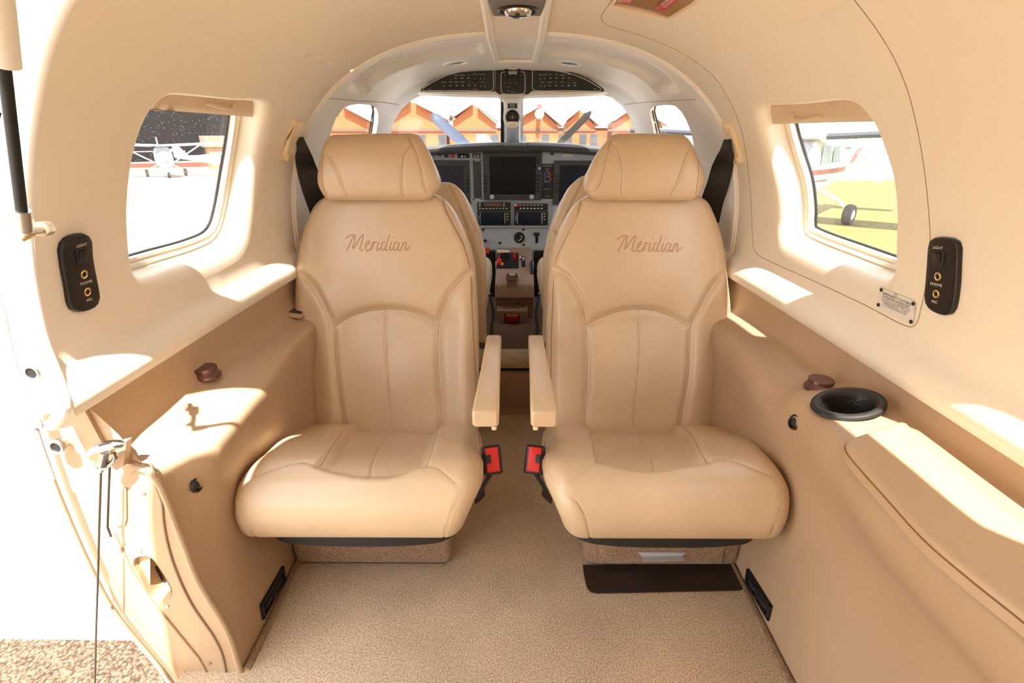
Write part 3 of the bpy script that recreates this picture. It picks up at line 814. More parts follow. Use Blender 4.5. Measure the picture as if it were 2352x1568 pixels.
# cup holder
cup = root('cup_holder', 'black oval cup holder set in the ledge of the right side console', 'cup holder', (CUPX, CUPY, .498))
def el(rx, ry, z, n=56): return [Vector((CUPX + rx * math.cos(a), CUPY + ry * math.sin(a), z)) for a in [2 * math.pi * i / n for i in range(n)]]
# rim slopes with the ledge
def tilt(P): return [p + Vector((0, 0, (p.x - CUPX) * .22)) for p in P]
zb = .500
rows = [tilt(el(.0530, .0480, zb - .003)), tilt(el(.0525, .0475, zb + .001)), tilt(el(.0507, .0457, zb + .0035)), tilt(el(.0425, .038, zb + .0035)), tilt(el(.0400, .0355, zb + .001)), tilt(el(.0385, .034, zb - .006))]
m = MB(); m.grid([r + [r[0]] for r in rows]); m.build('rim', M_BLACKM, cup, angle=80)
rows = [tilt(el(.0395, .035, zb - .003)), el(.036, .032, zb - .02), el(.034, .030, zb - .05), el(.030, .026, zb - .062), el(.024, .020, zb - .068)]
m = MB(); m.grid([r + [r[0]] for r in rows]); m.add(rows[-1], [tuple(range(56))]); m.build('cup', mat('black grained cup', (40, 36, 32), .35, bump=(160, .5, .003)), cup, angle=80)
# air outlets
def outlet(p, label):
    r = root('air_outlet', label, 'air outlet', p)
    m = MB(); m.lathe(p, (0, 0, 1), [(.0265, -.004), (.0262, .001), (.0225, .004), (.0195, .0075), (.0195, .0085)], 36); m.build('outlet_base', M_BROWNMETAL, r)
    m = MB(); m.lathe(p + Vector((0, 0, .0080)), (0, 0, 1), [(.0185, 0), (.0205, .001), (.0215, .002), (.0215, .0065), (.0200, .0075), (.014, .0070), (0, .0070)], 36); m.build('outlet_knob', M_BROWNMETAL, r)
pr_ = on_z(1883, 886, .480); pr_.z = ledge_z(pr_.x, pr_.y, rowsR) + .001
outlet(pr_, 'round bronze air outlet knob on the right console ledge above the cup holder')
pl_ = on_z(478, 876, .455); pl_.z = ledge_z(pl_.x, pl_.y, rowsL) + .001
outlet(pl_, 'round bronze air outlet knob on the sunlit left console ledge')
# round black sockets in the console flanks
def socket(p, n, label, r0=.0135):
    r = root('side_socket', label, 'socket', p)
    m = MB(); m.lathe(p, n, [(r0, -.004), (r0, .001), (r0 * .85, .003), (r0 * .72, .0015), (r0 * .70, -.004)], 28); m.build('ring', M_BLACK, r)
    m = MB(); m.lathe(p, n, [(r0 * .70, -.002), (r0 * .55, .001), (r0 * .45, .0018), (0, .0018)], 28); m.build('plug', M_BLACKM, r)
def on_loft(u, v, rows, side):
    """point of a console seen at a pixel"""
    best = None
    for Y, pr in rows:
        for x, z in pr:
            q = proj((x, Y, z)); d = (q[0] - u) ** 2 + (q[1] - v) ** 2
            if best is None or d < best[0]: best = (d, Vector((float(x), float(Y), float(z))))
    return best[1]
q = on_loft(1825, 969, rowsR, 1); socket(q, Vector((-1, -.15, .35)), 'round black socket on the flank of the right side console', .0135)
q = on_loft(460, 1111, rowsL, -1); socket(q, Vector((1, 0, .1)), 'round black socket on the flank of the left side console', .013)

# floor level air grilles (black, long)
def grille(p0, p1, nrm, label):
    d = (p1 - p0); L = d.length; x = d.normalized(); z = Vector((0, 0, 1)); z = (z - x * z.dot(x)).normalized(); n = Vector(nrm)
    r = root('floor_air_grille', label, 'air grille', (p0 + p1) / 2); Mx = Matrix((x, n, z)).transposed(); c = (p0 + p1) / 2
    m = MB(); H = .036
    def fr(dx, w, dz, h): m.rbox(c + x * dx + z * dz + n * .002, (w, .008, h), .002, Mx, 2)
    fr(0, L, H / 2 - .004, .008); fr(0, L, -H / 2 + .004, .008); fr(-L / 2 + .004, .008, 0, H); fr(L / 2 - .004, .008, 0, H); fr(0, .012, 0, H)
    m.build('grille_frame', M_BLACK, r)
    m = MB(); m.rbox(c, (L - .006, .004, H - .006), 0, Mx); m.build('grille_back', M_RUBBER, r)
    for k in (-1, 1):
        m = MB(); m.rbox(c + x * (k * L * .22) + n * .0035, (L * .30, .006, .013), .003, Mx, 2); m.build('vane', M_BLACKM, r)
ga, gb = on_loft(1716, 1318, rowsR, 1), on_loft(1768, 1408, rowsR, 1)
grille(ga, gb, (-1, 0, -.05), 'black floor air grille on the right console beside the kick plate')
ga, gb = on_loft(596, 1408, rowsL, -1), on_loft(650, 1318, rowsL, -1)
grille(ga, gb, (1, 0, .05), 'black floor air grille low on the left console')
# slotted ivory vent at the forward end of the left ledge
p = on_z(672, 716, .462)
sv = root('ledge_vent', 'small slotted ivory vent at forward end of left console ledge', 'vent', p)
m = MB(); m.rbox(p + Vector((.005, .01, -.002)), (.055, .085, .008), .003, Matrix.Rotation(.15, 3, 'Y')); m.build('vent_plate', M_CONS2, sv)
for k in range(3):
    m = MB(); m.rbox(p + Vector((.008, -.012 + k * .011, .003)), (.040, .0035, .002), 0, Matrix.Rotation(.15, 3, 'Y')); m.build('slot', M_BLACK, sv)
# carpet binding along the floor edges
for sgn, rows, lab in ((-1, rowsL, 'left'), (1, rowsR, 'right')):
    m = MB(); pts = [Vector((float(pr[0][0]) * .985, float(Y), .003)) for Y, pr in rows[::2]]
    m.tube(pts, .007, 8, flat=.004, up=Vector((0, 0, 1))); o = m.build('baseboard_' + lab, M_CARPET2); tag(o, kind='structure')
# dark backing behind the consoles so no daylight leaks in
for sgn, lab in ((-1, 'left'), (1, 'right')):
    y0 = .67 if sgn < 0 else -.95
    m = MB(); pr = [(.50, -.012), (.60, .05), (.645, .25), (.66, .50), (.655, .62)]
    m.grid([[Vector((sgn * x, Y, z)) for x, z in pr] for Y in (y0, 1.6, 2.4, 3.15)]); o = m.build('wall_backing_' + lab, M_BLACKM); tag(o, kind='structure')
for sgn, lab in ((-1, 'left'), (1, 'right')):
    m = MB(); m.grid([[Vector((sgn * x, Y, z)) for x, z in ((.50, 0), (.53, .2), (.56, .40), (.585, .54))] for Y in (1.44, 2.2, 3.1)]); o = m.build('wall_cockpit_' + lab, M_HEAD); tag(o, kind='structure')

# ------------------------------------------------------------------ door surround on the left
YJ = .650
jl = lambda u, v, Y=YJ: on_y(u, v, Y)
inn = [jl(*p) for p in [(200, -60), (180, 0), (150, 55), (122, 130), (98, 240), (82, 350), (75, 450), (79, 540), (88, 640), (104, 730), (128, 820), (152, 890), (163, 940)]]
outp = [jl(*p) for p in [(77, 958), (45, 885), (20, 800), (0, 705), (-30, 600), (-40, 500), (-35, 400), (-10, 296), (8, 257), (24, 178), (40, 138), (71, 59), (103, 0), (130, -60)]]
inn = catmull(inn, 60); outp = catmull(outp, 60)
jamb = root('door_1', '', '', (-.63, YJ, .4)); jamb['kind'] = 'structure'; del jamb['category']; del jamb['label']
V, F = domain(lambda a, b: Vector((a, YJ, b)), [(p.x, p.z) for p in inn + outp], [], .03); mesh('jamb_panel', V, F, M_WHITEP, jamb, False)
# soft rolled edge that closes wall to jamb
uvs = DE[1:-1]
de3 = catmull([S(*q) for q in DE], 70)
m = MB(); m.tube([p + outward(p).normalized() * .008 + Vector((0, -.002, 0)) for p in de3], .009, 12); m.build('edge_roll', M_WHITEP, jamb)
rows = [[p for p in de3], [p + outward(p).normalized() * .02 + Vector((0, -.002, 0)) for p in de3], [Vector((p.x - .03, YJ + .002, p.z)) for p in de3]]
m = MB(); m.grid(rows); m.build('edge_web', M_WHITEP, jamb)
low = [(77, 958), (150, 932), (215, 936), (240, 968), (275, 1000), (330, 1070), (345, 1085), (345, 1200), (345, 1400), (345, 1500), (380, 1540), (430, 1590), (470, 1640), (440, 1660), (400, 1600), (345, 1505), (290, 1440), (248, 1382), (205, 1300), (160, 1200), (125, 1115), (100, 1050), (85, 1000)]
yj2 = .668
lowp = [on_y(a, b, yj2) for a, b in low]
V, F = domain(lambda a, b: Vector((a, yj2, b)), [(p.x, p.z) for p in lowp], [], .03); mesh('lower_jamb_panel', V, F, M_CONS2, jamb, False)
sealp = catmull([on_y(a, b, .648) for a, b in [(-40, 560), (-20, 640), (0, 705), (20, 800), (45, 885), (72, 955), (85, 1003), (125, 1115), (160, 1200), (205, 1300), (248, 1382), (290, 1440), (345, 1505), (400, 1575), (440, 1640)]], 60)
m = MB(); m.tube(sealp, .0045, 8); m.build('door_seal', M_GREYP, jamb)
m = MB(); m.tube([p + Vector((.006, -.004, 0)) for p in sealp[24:]], .0022, 8); m.build('seal_edge', M_SEAMW, jamb)
gf = catmull([on_y(a, b, .655) for a, b in [(15, 250), (28, 170), (45, 120), (76, 45), (110, -30)]], 24)
m = MB(); m.tube([p + Vector((-.006, 0, 0)) for p in gf], .016, 10); m.build('upper_frame', mat('pale green primer', (206, 214, 186), .5), jamb)
gf = catmull([on_y(a, b, .70) for a, b in [(10, 180), (30, 110), (55, 50), (80, 0), (100, -50)]], 24)
m = MB(); m.tube([p for p in gf], .008, 10); m.build('upper_seal', mat('grey blue door seal', (128, 138, 146), .6), jamb)
# hinge side notch between the two door halves
m = MB(); q = jl(78, 962, .646); m.rbox(q, (.018, .006, .03), .003); m.build('hinge_block', M_GREYP, jamb)
# latch sockets
def latch(u, v, label):
    p = on_y(u, v, .649); r = root('door_latch_socket', label, 'latch', p)
    m = MB(); m.lathe(p, (0, -1, 0), [(.0125, -.002), (.0125, .002), (.0105, .0035), (.0075, .003), (.0070, -.002), (.0065, -.012)], 28); m.build('socket_ring', M_STEEL, r)
    m = MB(); m.lathe(p, (0, -1, 0), [(.0070, .0012), (0, .0012)], 20); m.build('socket_bore', M_RUBBER, r)
latch(75, 855, 'upper steel latch socket in the white door frame')
latch(131, 1025, 'lower steel latch socket in the tan door frame')
# ------------------------------------------------------------------ upholstered pads
class Pad:
    """upholstered cushion swept along a path in the (y,z) plane; s = sideways metres, b = metres along the path"""
    def __init__(s, cx, path, r, depth, silL=None, silR=None, halfw=None, rb0=.02, rb1=.02, flip=1):
        s.cx = cx; P = catmull([(0, a, b) for a, b in path], 160); s.P = resample(P, .0025); s.B = sum((s.P[i + 1] - s.P[i]).length for i in range(len(s.P) - 1))
        s.r, s.depth, s.rb0, s.rb1, s.flip = r, depth, rb0, rb1, flip
        s.pb = np.linspace(0, s.B, len(s.P)); s.py = np.array([p.y for p in s.P]); s.pz = np.array([p.z for p in s.P])
        s.hf = None; s.taper = .004
        nb = len(s.P); L = []; R = []
        for b in s.pb:
            c = s.frame(b); q = c[0] - c[1] * (r * .75)
            v = proj(Vector((cx, q.y, q.z)))[1]
            if silL:
                l = np.interp(v, [k[1] for k in silL], [k[0] for k in silL]); rr = np.interp(v, [k[1] for k in silR], [k[0] for k in silR])
                D = (q - CAM).dot(AF); x0 = proj(Vector((0, q.y, q.z)))[0]
                L.append((l - x0) * D / FPX - cx); R.append((rr - x0) * D / FPX - cx)
            else:
                L.append(-halfw(b)); R.append(halfw(b))
        k = np.ones(9) / 9
        s.L = np.convolve(np.pad(L, 4, 'edge'), k, 'valid'); s.R = np.convolve(np.pad(R, 4, 'edge'), k, 'valid')
    def frame(s, b):
        y = np.interp(b, s.pb, s.py); z = np.interp(b, s.pb, s.pz); e = .006
        dy = np.interp(b + e, s.pb, s.py) - np.interp(b - e, s.pb, s.py); dz = np.interp(b + e, s.pb, s.pz) - np.interp(b - e, s.pb, s.pz)
        T = Vector((0, float(dy), float(dz))).normalized(); N = Vector((0, -T.z, T.y)) * s.flip
        return Vector((0, float(y), float(z))), N
    def base(s, a, b, h=0.0):
        bb = min(max(b, 0), s.B); c, N = s.frame(bb)
        T = Vector((0, N.z, -N.y)) * s.flip
        T = Vector((0, -N.z, N.y)) * -1 if False else T
        ex = Vector((0, 0, 0))
        return Vector((s.cx + a, c.y, c.z)) + N * h
    def corner(s, a, b):
        """edge roll-off at (s,b)"""
        l = np.interp(b, s.pb, s.L); r_ = np.interp(b, s.pb, s.R)
        def f(d, r): q = np.clip(1 - d / r, 0, 1); return r * (1 - np.sqrt(np.clip(1 - q * q, 0, 1)))
        return f(a - l, s.r) + f(r_ - a, s.r) + f(b, s.rb0) + f(s.B - b, s.rb1)
    def surfs(s, q):
        q = np.asarray(q, float).reshape(-1, 2).copy(); b = q[:, 1]
        l = np.interp(b, s.pb, s.L) + .0005; r_ = np.interp(b, s.pb, s.R) - .0005
        q[:, 0] = np.clip(q[:, 0], l, r_)
        h = (s.hf(q) if s.hf else 0) - s.corner(q[:, 0], b)
        bb = np.clip(b, 0, s.B); e = .006
        y = np.interp(bb, s.pb, s.py); z = np.interp(bb, s.pb, s.pz)
        dy = np.interp(bb + e, s.pb, s.py) - np.interp(bb - e, s.pb, s.py); dz = np.interp(bb + e, s.pb, s.pz) - np.interp(bb - e, s.pb, s.pz)
        n = np.hypot(dy, dz); ny, nz = -dz / n * s.flip, dy / n * s.flip
        return np.stack([s.cx + q[:, 0], y + ny * h, z + nz * h], 1), np.stack([0 * ny, ny, nz], 1)
    def points_normals(s, q):
        q = np.asarray(q, float).reshape(-1, 2); e = .002
        P, N0 = s.surfs(q); dx = s.surfs(q + [e, 0])[0] - s.surfs(q - [e, 0])[0]; db = s.surfs(q + [0, e])[0] - s.surfs(q - [0, e])[0]
        n = np.cross(dx, db); n /= np.linalg.norm(n, axis=1)[:, None] + 1e-12
        n *= np.sign((n * N0).sum(1))[:, None]
        return P, n
    def normal(s, a, b): return Vector(s.points_normals([[a, b]])[1][0])
    def px(s, pts, n=40, g=None):
        g = g or (0.0, s.B / 2)
        sm = catmull([(a, b, 0) for a, b in pts], n)
        return p2s_line(lambda a, b: s.base(a, b, 0), [(p.x, p.y) for p in sm], g)
    def mesh(s, name, mt, parent, ns=120, nb=180, depth_fn=None):
        nc = 10
        th = np.linspace(0, math.pi / 2, nc)
        rows = []
        # b positions denser at the ends
        bs = np.concatenate([s.rb0 * (1 - np.cos(th))[:-1] if s.rb0 > 0 else [], np.linspace(s.rb0, s.B - s.rb1, nb), (s.B - s.rb1 * (1 - np.cos(th)))[::-1][1:] if s.rb1 > 0 else []])
        allp = []; info = []
        for b in bs:
            l = float(np.interp(b, s.pb, s.L)); r_ = float(np.interp(b, s.pb, s.R))
            aa = np.concatenate([l + s.r * (1 - np.cos(th))[:-1], np.linspace(l + s.r, r_ - s.r, ns), (r_ - s.r * (1 - np.cos(th)))[::-1][1:]])
            for a in aa: info.append((a, b))
        info = np.array(info); H = s.hf(info) if s.hf else np.zeros(len(info))
        na = ns + 2 * (nc - 1)
        l = np.interp(info[:, 1], s.pb, s.L); r_ = np.interp(info[:, 1], s.pb, s.R)
        fade = np.clip(np.minimum(info[:, 0] - l, r_ - info[:, 0]) / s.r, 0, 1) ** .7
        cor = s.corner(info[:, 0], info[:, 1])
        V = []
        for i, (b_) in enumerate(bs):
            c, N = s.frame(b_); row = []
            for j in range(na):
                k = i * na + j; h = float(H[k] * fade[k] - min(cor[k], s.r + .02))
                row.append(Vector((s.cx + float(info[k, 0]), c.y, c.z)) + N * h)
            # sides and back
            lo, ro = row[0], row[-1]; d = s.depth * (1 - .62 * float(sstep((b_ - (s.B - .27)) / .10))) if s.flip < 0 else s.depth
            tp = s.taper; left = [lo - N * (d * q) + Vector((tp * q ** 1.6, 0, 0)) for q in (1.0, .7, .35)]; right = [ro - N * (d * q) - Vector((tp * q ** 1.6, 0, 0)) for q in (.35, .7, 1.0)]
            rows.append(left + row + right)
        m = MB(); m.grid(rows)
        n = len(rows[0])
        # close back, bottom and top
        for R_, rev in ((0, False), (len(rows) - 1, True)):
            base = R_ * n
            f = tuple(base + j for j in range(n)); m.F.append(f if not rev else f[::-1])
        k = len(m.V)
        for i in range(len(rows) - 1):
            a = i * n; b = (i + 1) * n; m.F.append((a, b, b + n - 1, a + n - 1))
        return m.build(name, mt, parent, angle=60)
    def on(s, uv, lift=0.0):
        P, n = s.points_normals(uv); return [Vector(p) for p in P + n * lift]

def seam_h(seams, depth=.0035, sig=.0045):
    def f(q):
        h = np.zeros(len(q))
        for L in seams: h = np.maximum(h, depth * np.exp(-(segdist(q, L) / sig) ** 2))
        return -h
    return f
def stitches(pad, lines, name, parent, mt, step=.0062, ln=.0036, r=.0005, lift=.0003):
    for uv in lines:
        m = MB()
        P = resample([(a, b, 0) for a, b in uv], step)
        A = [(p.x, p.y) for p in P[:-1]]; B = [(p.x, p.y) for p in (P[i] + (P[i + 1] - P[i]).normalized() * ln for i in range(len(P) - 1))]
        pa, na = pad.points_normals(A); pb, nb = pad.points_normals(B)
        for i in range(len(A)): m.tube([Vector(pa[i] + na[i] * lift), Vector(pb[i] + nb[i] * lift)], r, 4)
        m.build(name, mt, parent)
def offset_line(uv, d):
    out = []
    for i in range(len(uv)):
        a = Vector((*uv[max(i - 1, 0)], 0)); b = Vector((*uv[min(i + 1, len(uv) - 1)], 0)); t = (b - a).normalized()
        out.append((uv[i][0] - t.y * d, uv[i][1] + t.x * d))
    return out
def seam_tubes(pad, lines, name, parent, mt, r=.0007, lift=-.0002):
    for uv in lines:
        P = [(p.x, p.y) for p in resample([(a, b, 0) for a, b in uv], .006)]
        m = MB(); m.tube(pad.on(P, lift), r, 5); m.build(name, mt, parent)

# brush-script lettering strokes (x right, y up, in x-height units)
SCRIPT = [
    [(-.05, .0), (.15, .28), (.42, .72), (.62, 1.02), (.75, 1.05), (.72, .85), (.60, .45), (.52, .18), (.62, .22), (.95, .62), (1.28, .98), (1.45, 1.05), (1.40, .82), (1.22, .38), (1.15, .10), (1.28, .02), (1.42, .12)],
    [(-.12, .82), (.18, .98), (.55, 1.06), (.62, 1.02)],
    [(1.55, .22), (1.80, .42), (1.98, .58), (1.92, .68), (1.72, .55), (1.60, .25), (1.68, .05), (1.88, .04), (2.10, .24)],
    [(2.10, .24), (2.32, .62), (2.22, .28), (2.12, .02)], [(2.20, .30), (2.42, .56), (2.62, .62)],
    [(2.78, .60), (2.62, .25), (2.62, .04), (2.78, .10), (2.92, .26)], [(2.92, .86), (2.96, .92)],
    [(3.32, .56), (3.12, .58), (2.98, .30), (3.04, .06), (3.20, .10), (3.40, .42)], [(3.72, 1.10), (3.50, .62), (3.34, .20), (3.38, .04), (3.52, .10)],
    [(3.86, .60), (3.70, .25), (3.70, .04), (3.86, .10), (4.0, .26)], [(4.0, .86), (4.04, .92)],
    [(4.40, .56), (4.20, .58), (4.05, .30), (4.10, .06), (4.26, .10), (4.46, .42)], [(4.54, .58), (4.40, .22), (4.44, .04), (4.58, .12)],
    [(4.86, .58), (4.72, .26), (4.62, .0)], [(4.74, .30), (4.98, .56), (5.12, .54), (5.04, .28), (5.02, .08), (5.16, .10), (5.42, .32)]]

def interp_sil(pts): return sorted(pts, key=lambda k: k[1])

BACK_PATH = [(1.222, .120), (1.235, .165), (1.262, .24), (1.30, .36), (1.345, .50), (1.385, .62), (1.420, .725), (1.440, .765)]
HEAD_PATH = [(1.392, .742), (1.376, .760), (1.375, .80), (1.384, .85), (1.400, .885), (1.425, .903), (1.455, .905)]
CUSH_PATH = [(1.26, .165), (1.20, .190), (1.08, .236), (.96, .288), (.89, .319), (.835, .332), (.790, .320), (.764, .290), (.757, .250), (.768, .212), (.785, .190)]
L_ = dict(
  cx=-.312, side=-1,
  backL=[(745, 452), (728, 466), (716, 481), (698, 520), (686, 558), (680, 609), (677, 660), (675.5, 722), (677, 799), (679, 875), (685, 939), (694, 980), (702, 1000)],
  backR=[(1000, 446), (1018, 452), (1034, 468), (1050, 492), (1066, 525), (1082, 566), (1090, 605), (1094, 650), (1097, 700), (1098, 748), (1099, 800), (1100, 900), (1098, 1000)],
  arc=[(770, 750), (800, 729), (840, 715), (885, 710), (930, 713), (970, 725), (1007, 746)],
  sideL=[(683, 624), (708, 642), (735, 678), (757, 718), (769, 748), (770, 765), (772, 810), (777, 870), (784, 930), (792, 985)],
  sideR=[(1080, 624), (1060, 642), (1036, 672), (1016, 712), (1007, 746), (1006, 790), (1008, 860), (1012, 930), (1014, 985)],
  mid=[(885, 712), (886, 760), (888, 820), (892, 880), (896, 940), (899, 980)],
  edge=[(1017, 454), (1025, 484), (1043, 520), (1063, 558), (1078, 609), (1081, 626), (1085, 696), (1089, 786), (1093, 880), (1095, 964)],
  edge2=[(742, 456), (712, 490), (694, 530), (686, 570), (683, 622)],
  headL=[(800, 300), (778, 309), (762, 316), (751, 325), (744, 333), (738, 348), (731, 379), (727, 405), (728, 423), (735, 437), (744, 448), (757, 456)],
  headR=[(900, 300), (940, 306), (958, 312), (968, 320), (977, 330), (989, 354), (1001, 384), (1009, 410), (1011, 430), (1003, 443), (990, 449), (975, 454)],
  hpanL=[(744, 351), (756, 358), (766, 375), (777, 400), (787, 428), (797, 452)],
  hpanR=[(947, 336), (938, 343), (930, 356), (927, 372), (925, 400), (925, 430), (928, 453)],
  hedge=[(940, 318), (947, 334), (957, 352), (966, 380), (972, 410), (977, 430), (985, 442)],
  hedge2=[(742, 350), (738, 380), (738, 410), (743, 435), (750, 452)],
  insert=[(792, 990), (780, 1003), (755, 1035), (726, 1068), (752, 1080), (790, 1090), (835, 1096), (890, 1096), (925, 1088), (955, 1073), (975, 1066), (988, 1040), (1000, 1008), (1005, 990)],
  insL=[(792, 985), (765, 1018), (742, 1050), (726, 1068)], insR=[(1006, 986), (998, 1015), (985, 1050), (977, 1068)],
  ridgeL=[(726, 1068), (700, 1061), (672, 1064), (620, 1080), (575, 1098), (550, 1112)],
  ridgeR=[(977, 1068), (1000, 1072), (1030, 1095), (1052, 1115), (1066, 1128)],
  cmid=[(890, 983), (868, 1010), (852, 1045), (842, 1095)],
  cedge=[(1100, 985), (1104, 1020), (1103, 1060), (1094, 1092), (1076, 1115), (1062, 1132), (1045, 1160), (1030, 1200), (1018, 1240)],
  cedgeL=[(546, 1120), (547, 1150), (556, 1185), (572, 1215), (592, 1240)],
  cushL=[(697, 975), (689, 987), (668, 1003), (648, 1016), (625, 1036), (600, 1060), (578, 1079), (558, 1098), (543, 1122), (536, 1150), (537, 1178), (545, 1200), (560, 1220), (588, 1238), (610, 1244)],
  cushR=[(1098, 975), (1102, 990), (1108, 1015), (1110, 1045), (1110, 1080), (1104, 1110), (1094, 1138), (1080, 1172), (1066, 1202), (1046, 1228), (1020, 1242)],
  text=(797, 578, 944, 579))
R_ = dict(
  cx=.312, side=1,
  backL=[(1344, 450), (1330, 459), (1318, 468), (1302, 492), (1282, 530), (1269, 566), (1262, 605), (1258, 650), (1256, 700), (1254, 748), (1254, 800), (1253, 900), (1254, 1000)],
  backR=[(1600, 448), (1616, 457), (1629, 469), (1644, 502), (1658, 545), (1665, 578), (1669, 622), (1673, 660), (1677, 697), (1679, 748), (1678, 793), (1679, 875), (1674, 921), (1662, 972), (1656, 1000)],
  arc=[(1346, 746), (1385, 728), (1425, 714), (1465, 710), (1510, 714), (1550, 730), (1585, 751)],
  sideL=[(1277, 618), (1300, 634), (1322, 668), (1338, 705), (1346, 746), (1348, 790), (1349, 850), (1346, 930), (1341, 985)],
  sideR=[(1668, 624), (1645, 646), (1620, 680), (1598, 718), (1585, 751), (1583, 800), (1580, 860), (1571, 920), (1561, 985)],
  mid=[(1466, 712), (1467, 760), (1466, 820), (1461, 880), (1456, 940), (1452, 980)],
  edge=[(1333, 461), (1330, 480), (1320, 507), (1300, 545), (1287, 571), (1277, 600), (1273, 626), (1269, 696), (1266, 773), (1265, 850), (1266, 920), (1270, 975)],
  edge2=[(1667, 622), (1675, 700), (1677, 790), (1677, 870), (1672, 920), (1660, 972)],
  headL=[(1450, 306), (1420, 315), (1400, 322), (1386, 333), (1372, 348), (1359, 371), (1348, 398), (1341, 420), (1340, 434), (1346, 445), (1360, 451), (1375, 455)],
  headR=[(1510, 306), (1556, 315), (1574, 323), (1590, 336), (1602, 358), (1612, 380), (1618, 398), (1620, 416), (1614, 434), (1604, 444), (1594, 450), (1580, 455)],
  hpanL=[(1401, 332), (1415, 341), (1421, 356), (1425, 380), (1427, 410), (1426, 432), (1424, 450)],
  hpanR=[(1591, 340), (1582, 346), (1574, 360), (1565, 388), (1555, 416), (1539, 450)],
  hedge=[(1402, 322), (1396, 345), (1390, 370), (1384, 400), (1376, 425), (1364, 443)],
  hedge2=[(1605, 362), (1605, 390), (1602, 420), (1598, 446)],
  insert=[(1351, 990), (1362, 1020), (1373, 1058), (1400, 1066), (1440, 1076), (1490, 1081), (1530, 1078), (1570, 1070), (1625, 1058), (1612, 1040), (1592, 1004), (1578, 990)],
  insL=[(1350, 986), (1360, 1010), (1366, 1035), (1373, 1058)], insR=[(1573, 984), (1590, 1000), (1608, 1030), (1626, 1058)],
  ridgeL=[(1373, 1058), (1350, 1074), (1320, 1100), (1302, 1130)],
  ridgeR=[(1626, 1058), (1650, 1052), (1690, 1060), (1740, 1080), (1785, 1100), (1805, 1115)],
  cmid=[(1465, 980), (1484, 1005), (1500, 1040), (1509, 1078)],
  cedge=[(1252, 1000), (1252, 1040), (1262, 1085), (1280, 1112), (1302, 1130), (1330, 1160), (1345, 1190), (1352, 1220), (1356, 1240)],
  cedgeL=[(1808, 1118), (1806, 1140), (1795, 1160), (1785, 1190), (1768, 1228)],
  cushL=[(1252, 975), (1246, 990), (1243, 1020), (1243, 1050), (1250, 1090), (1264, 1130), (1276, 1165), (1290, 1198), (1306, 1222), (1330, 1236), (1350, 1242)],
  cushR=[(1668, 975), (1690, 984), (1712, 1000), (1735, 1024), (1760, 1050), (1785, 1080), (1802, 1105), (1811, 1125), (1813, 1150), (1808, 1180), (1795, 1208), (1775, 1228), (1750, 1240)],
  text=(1414, 580, 1560, 581))

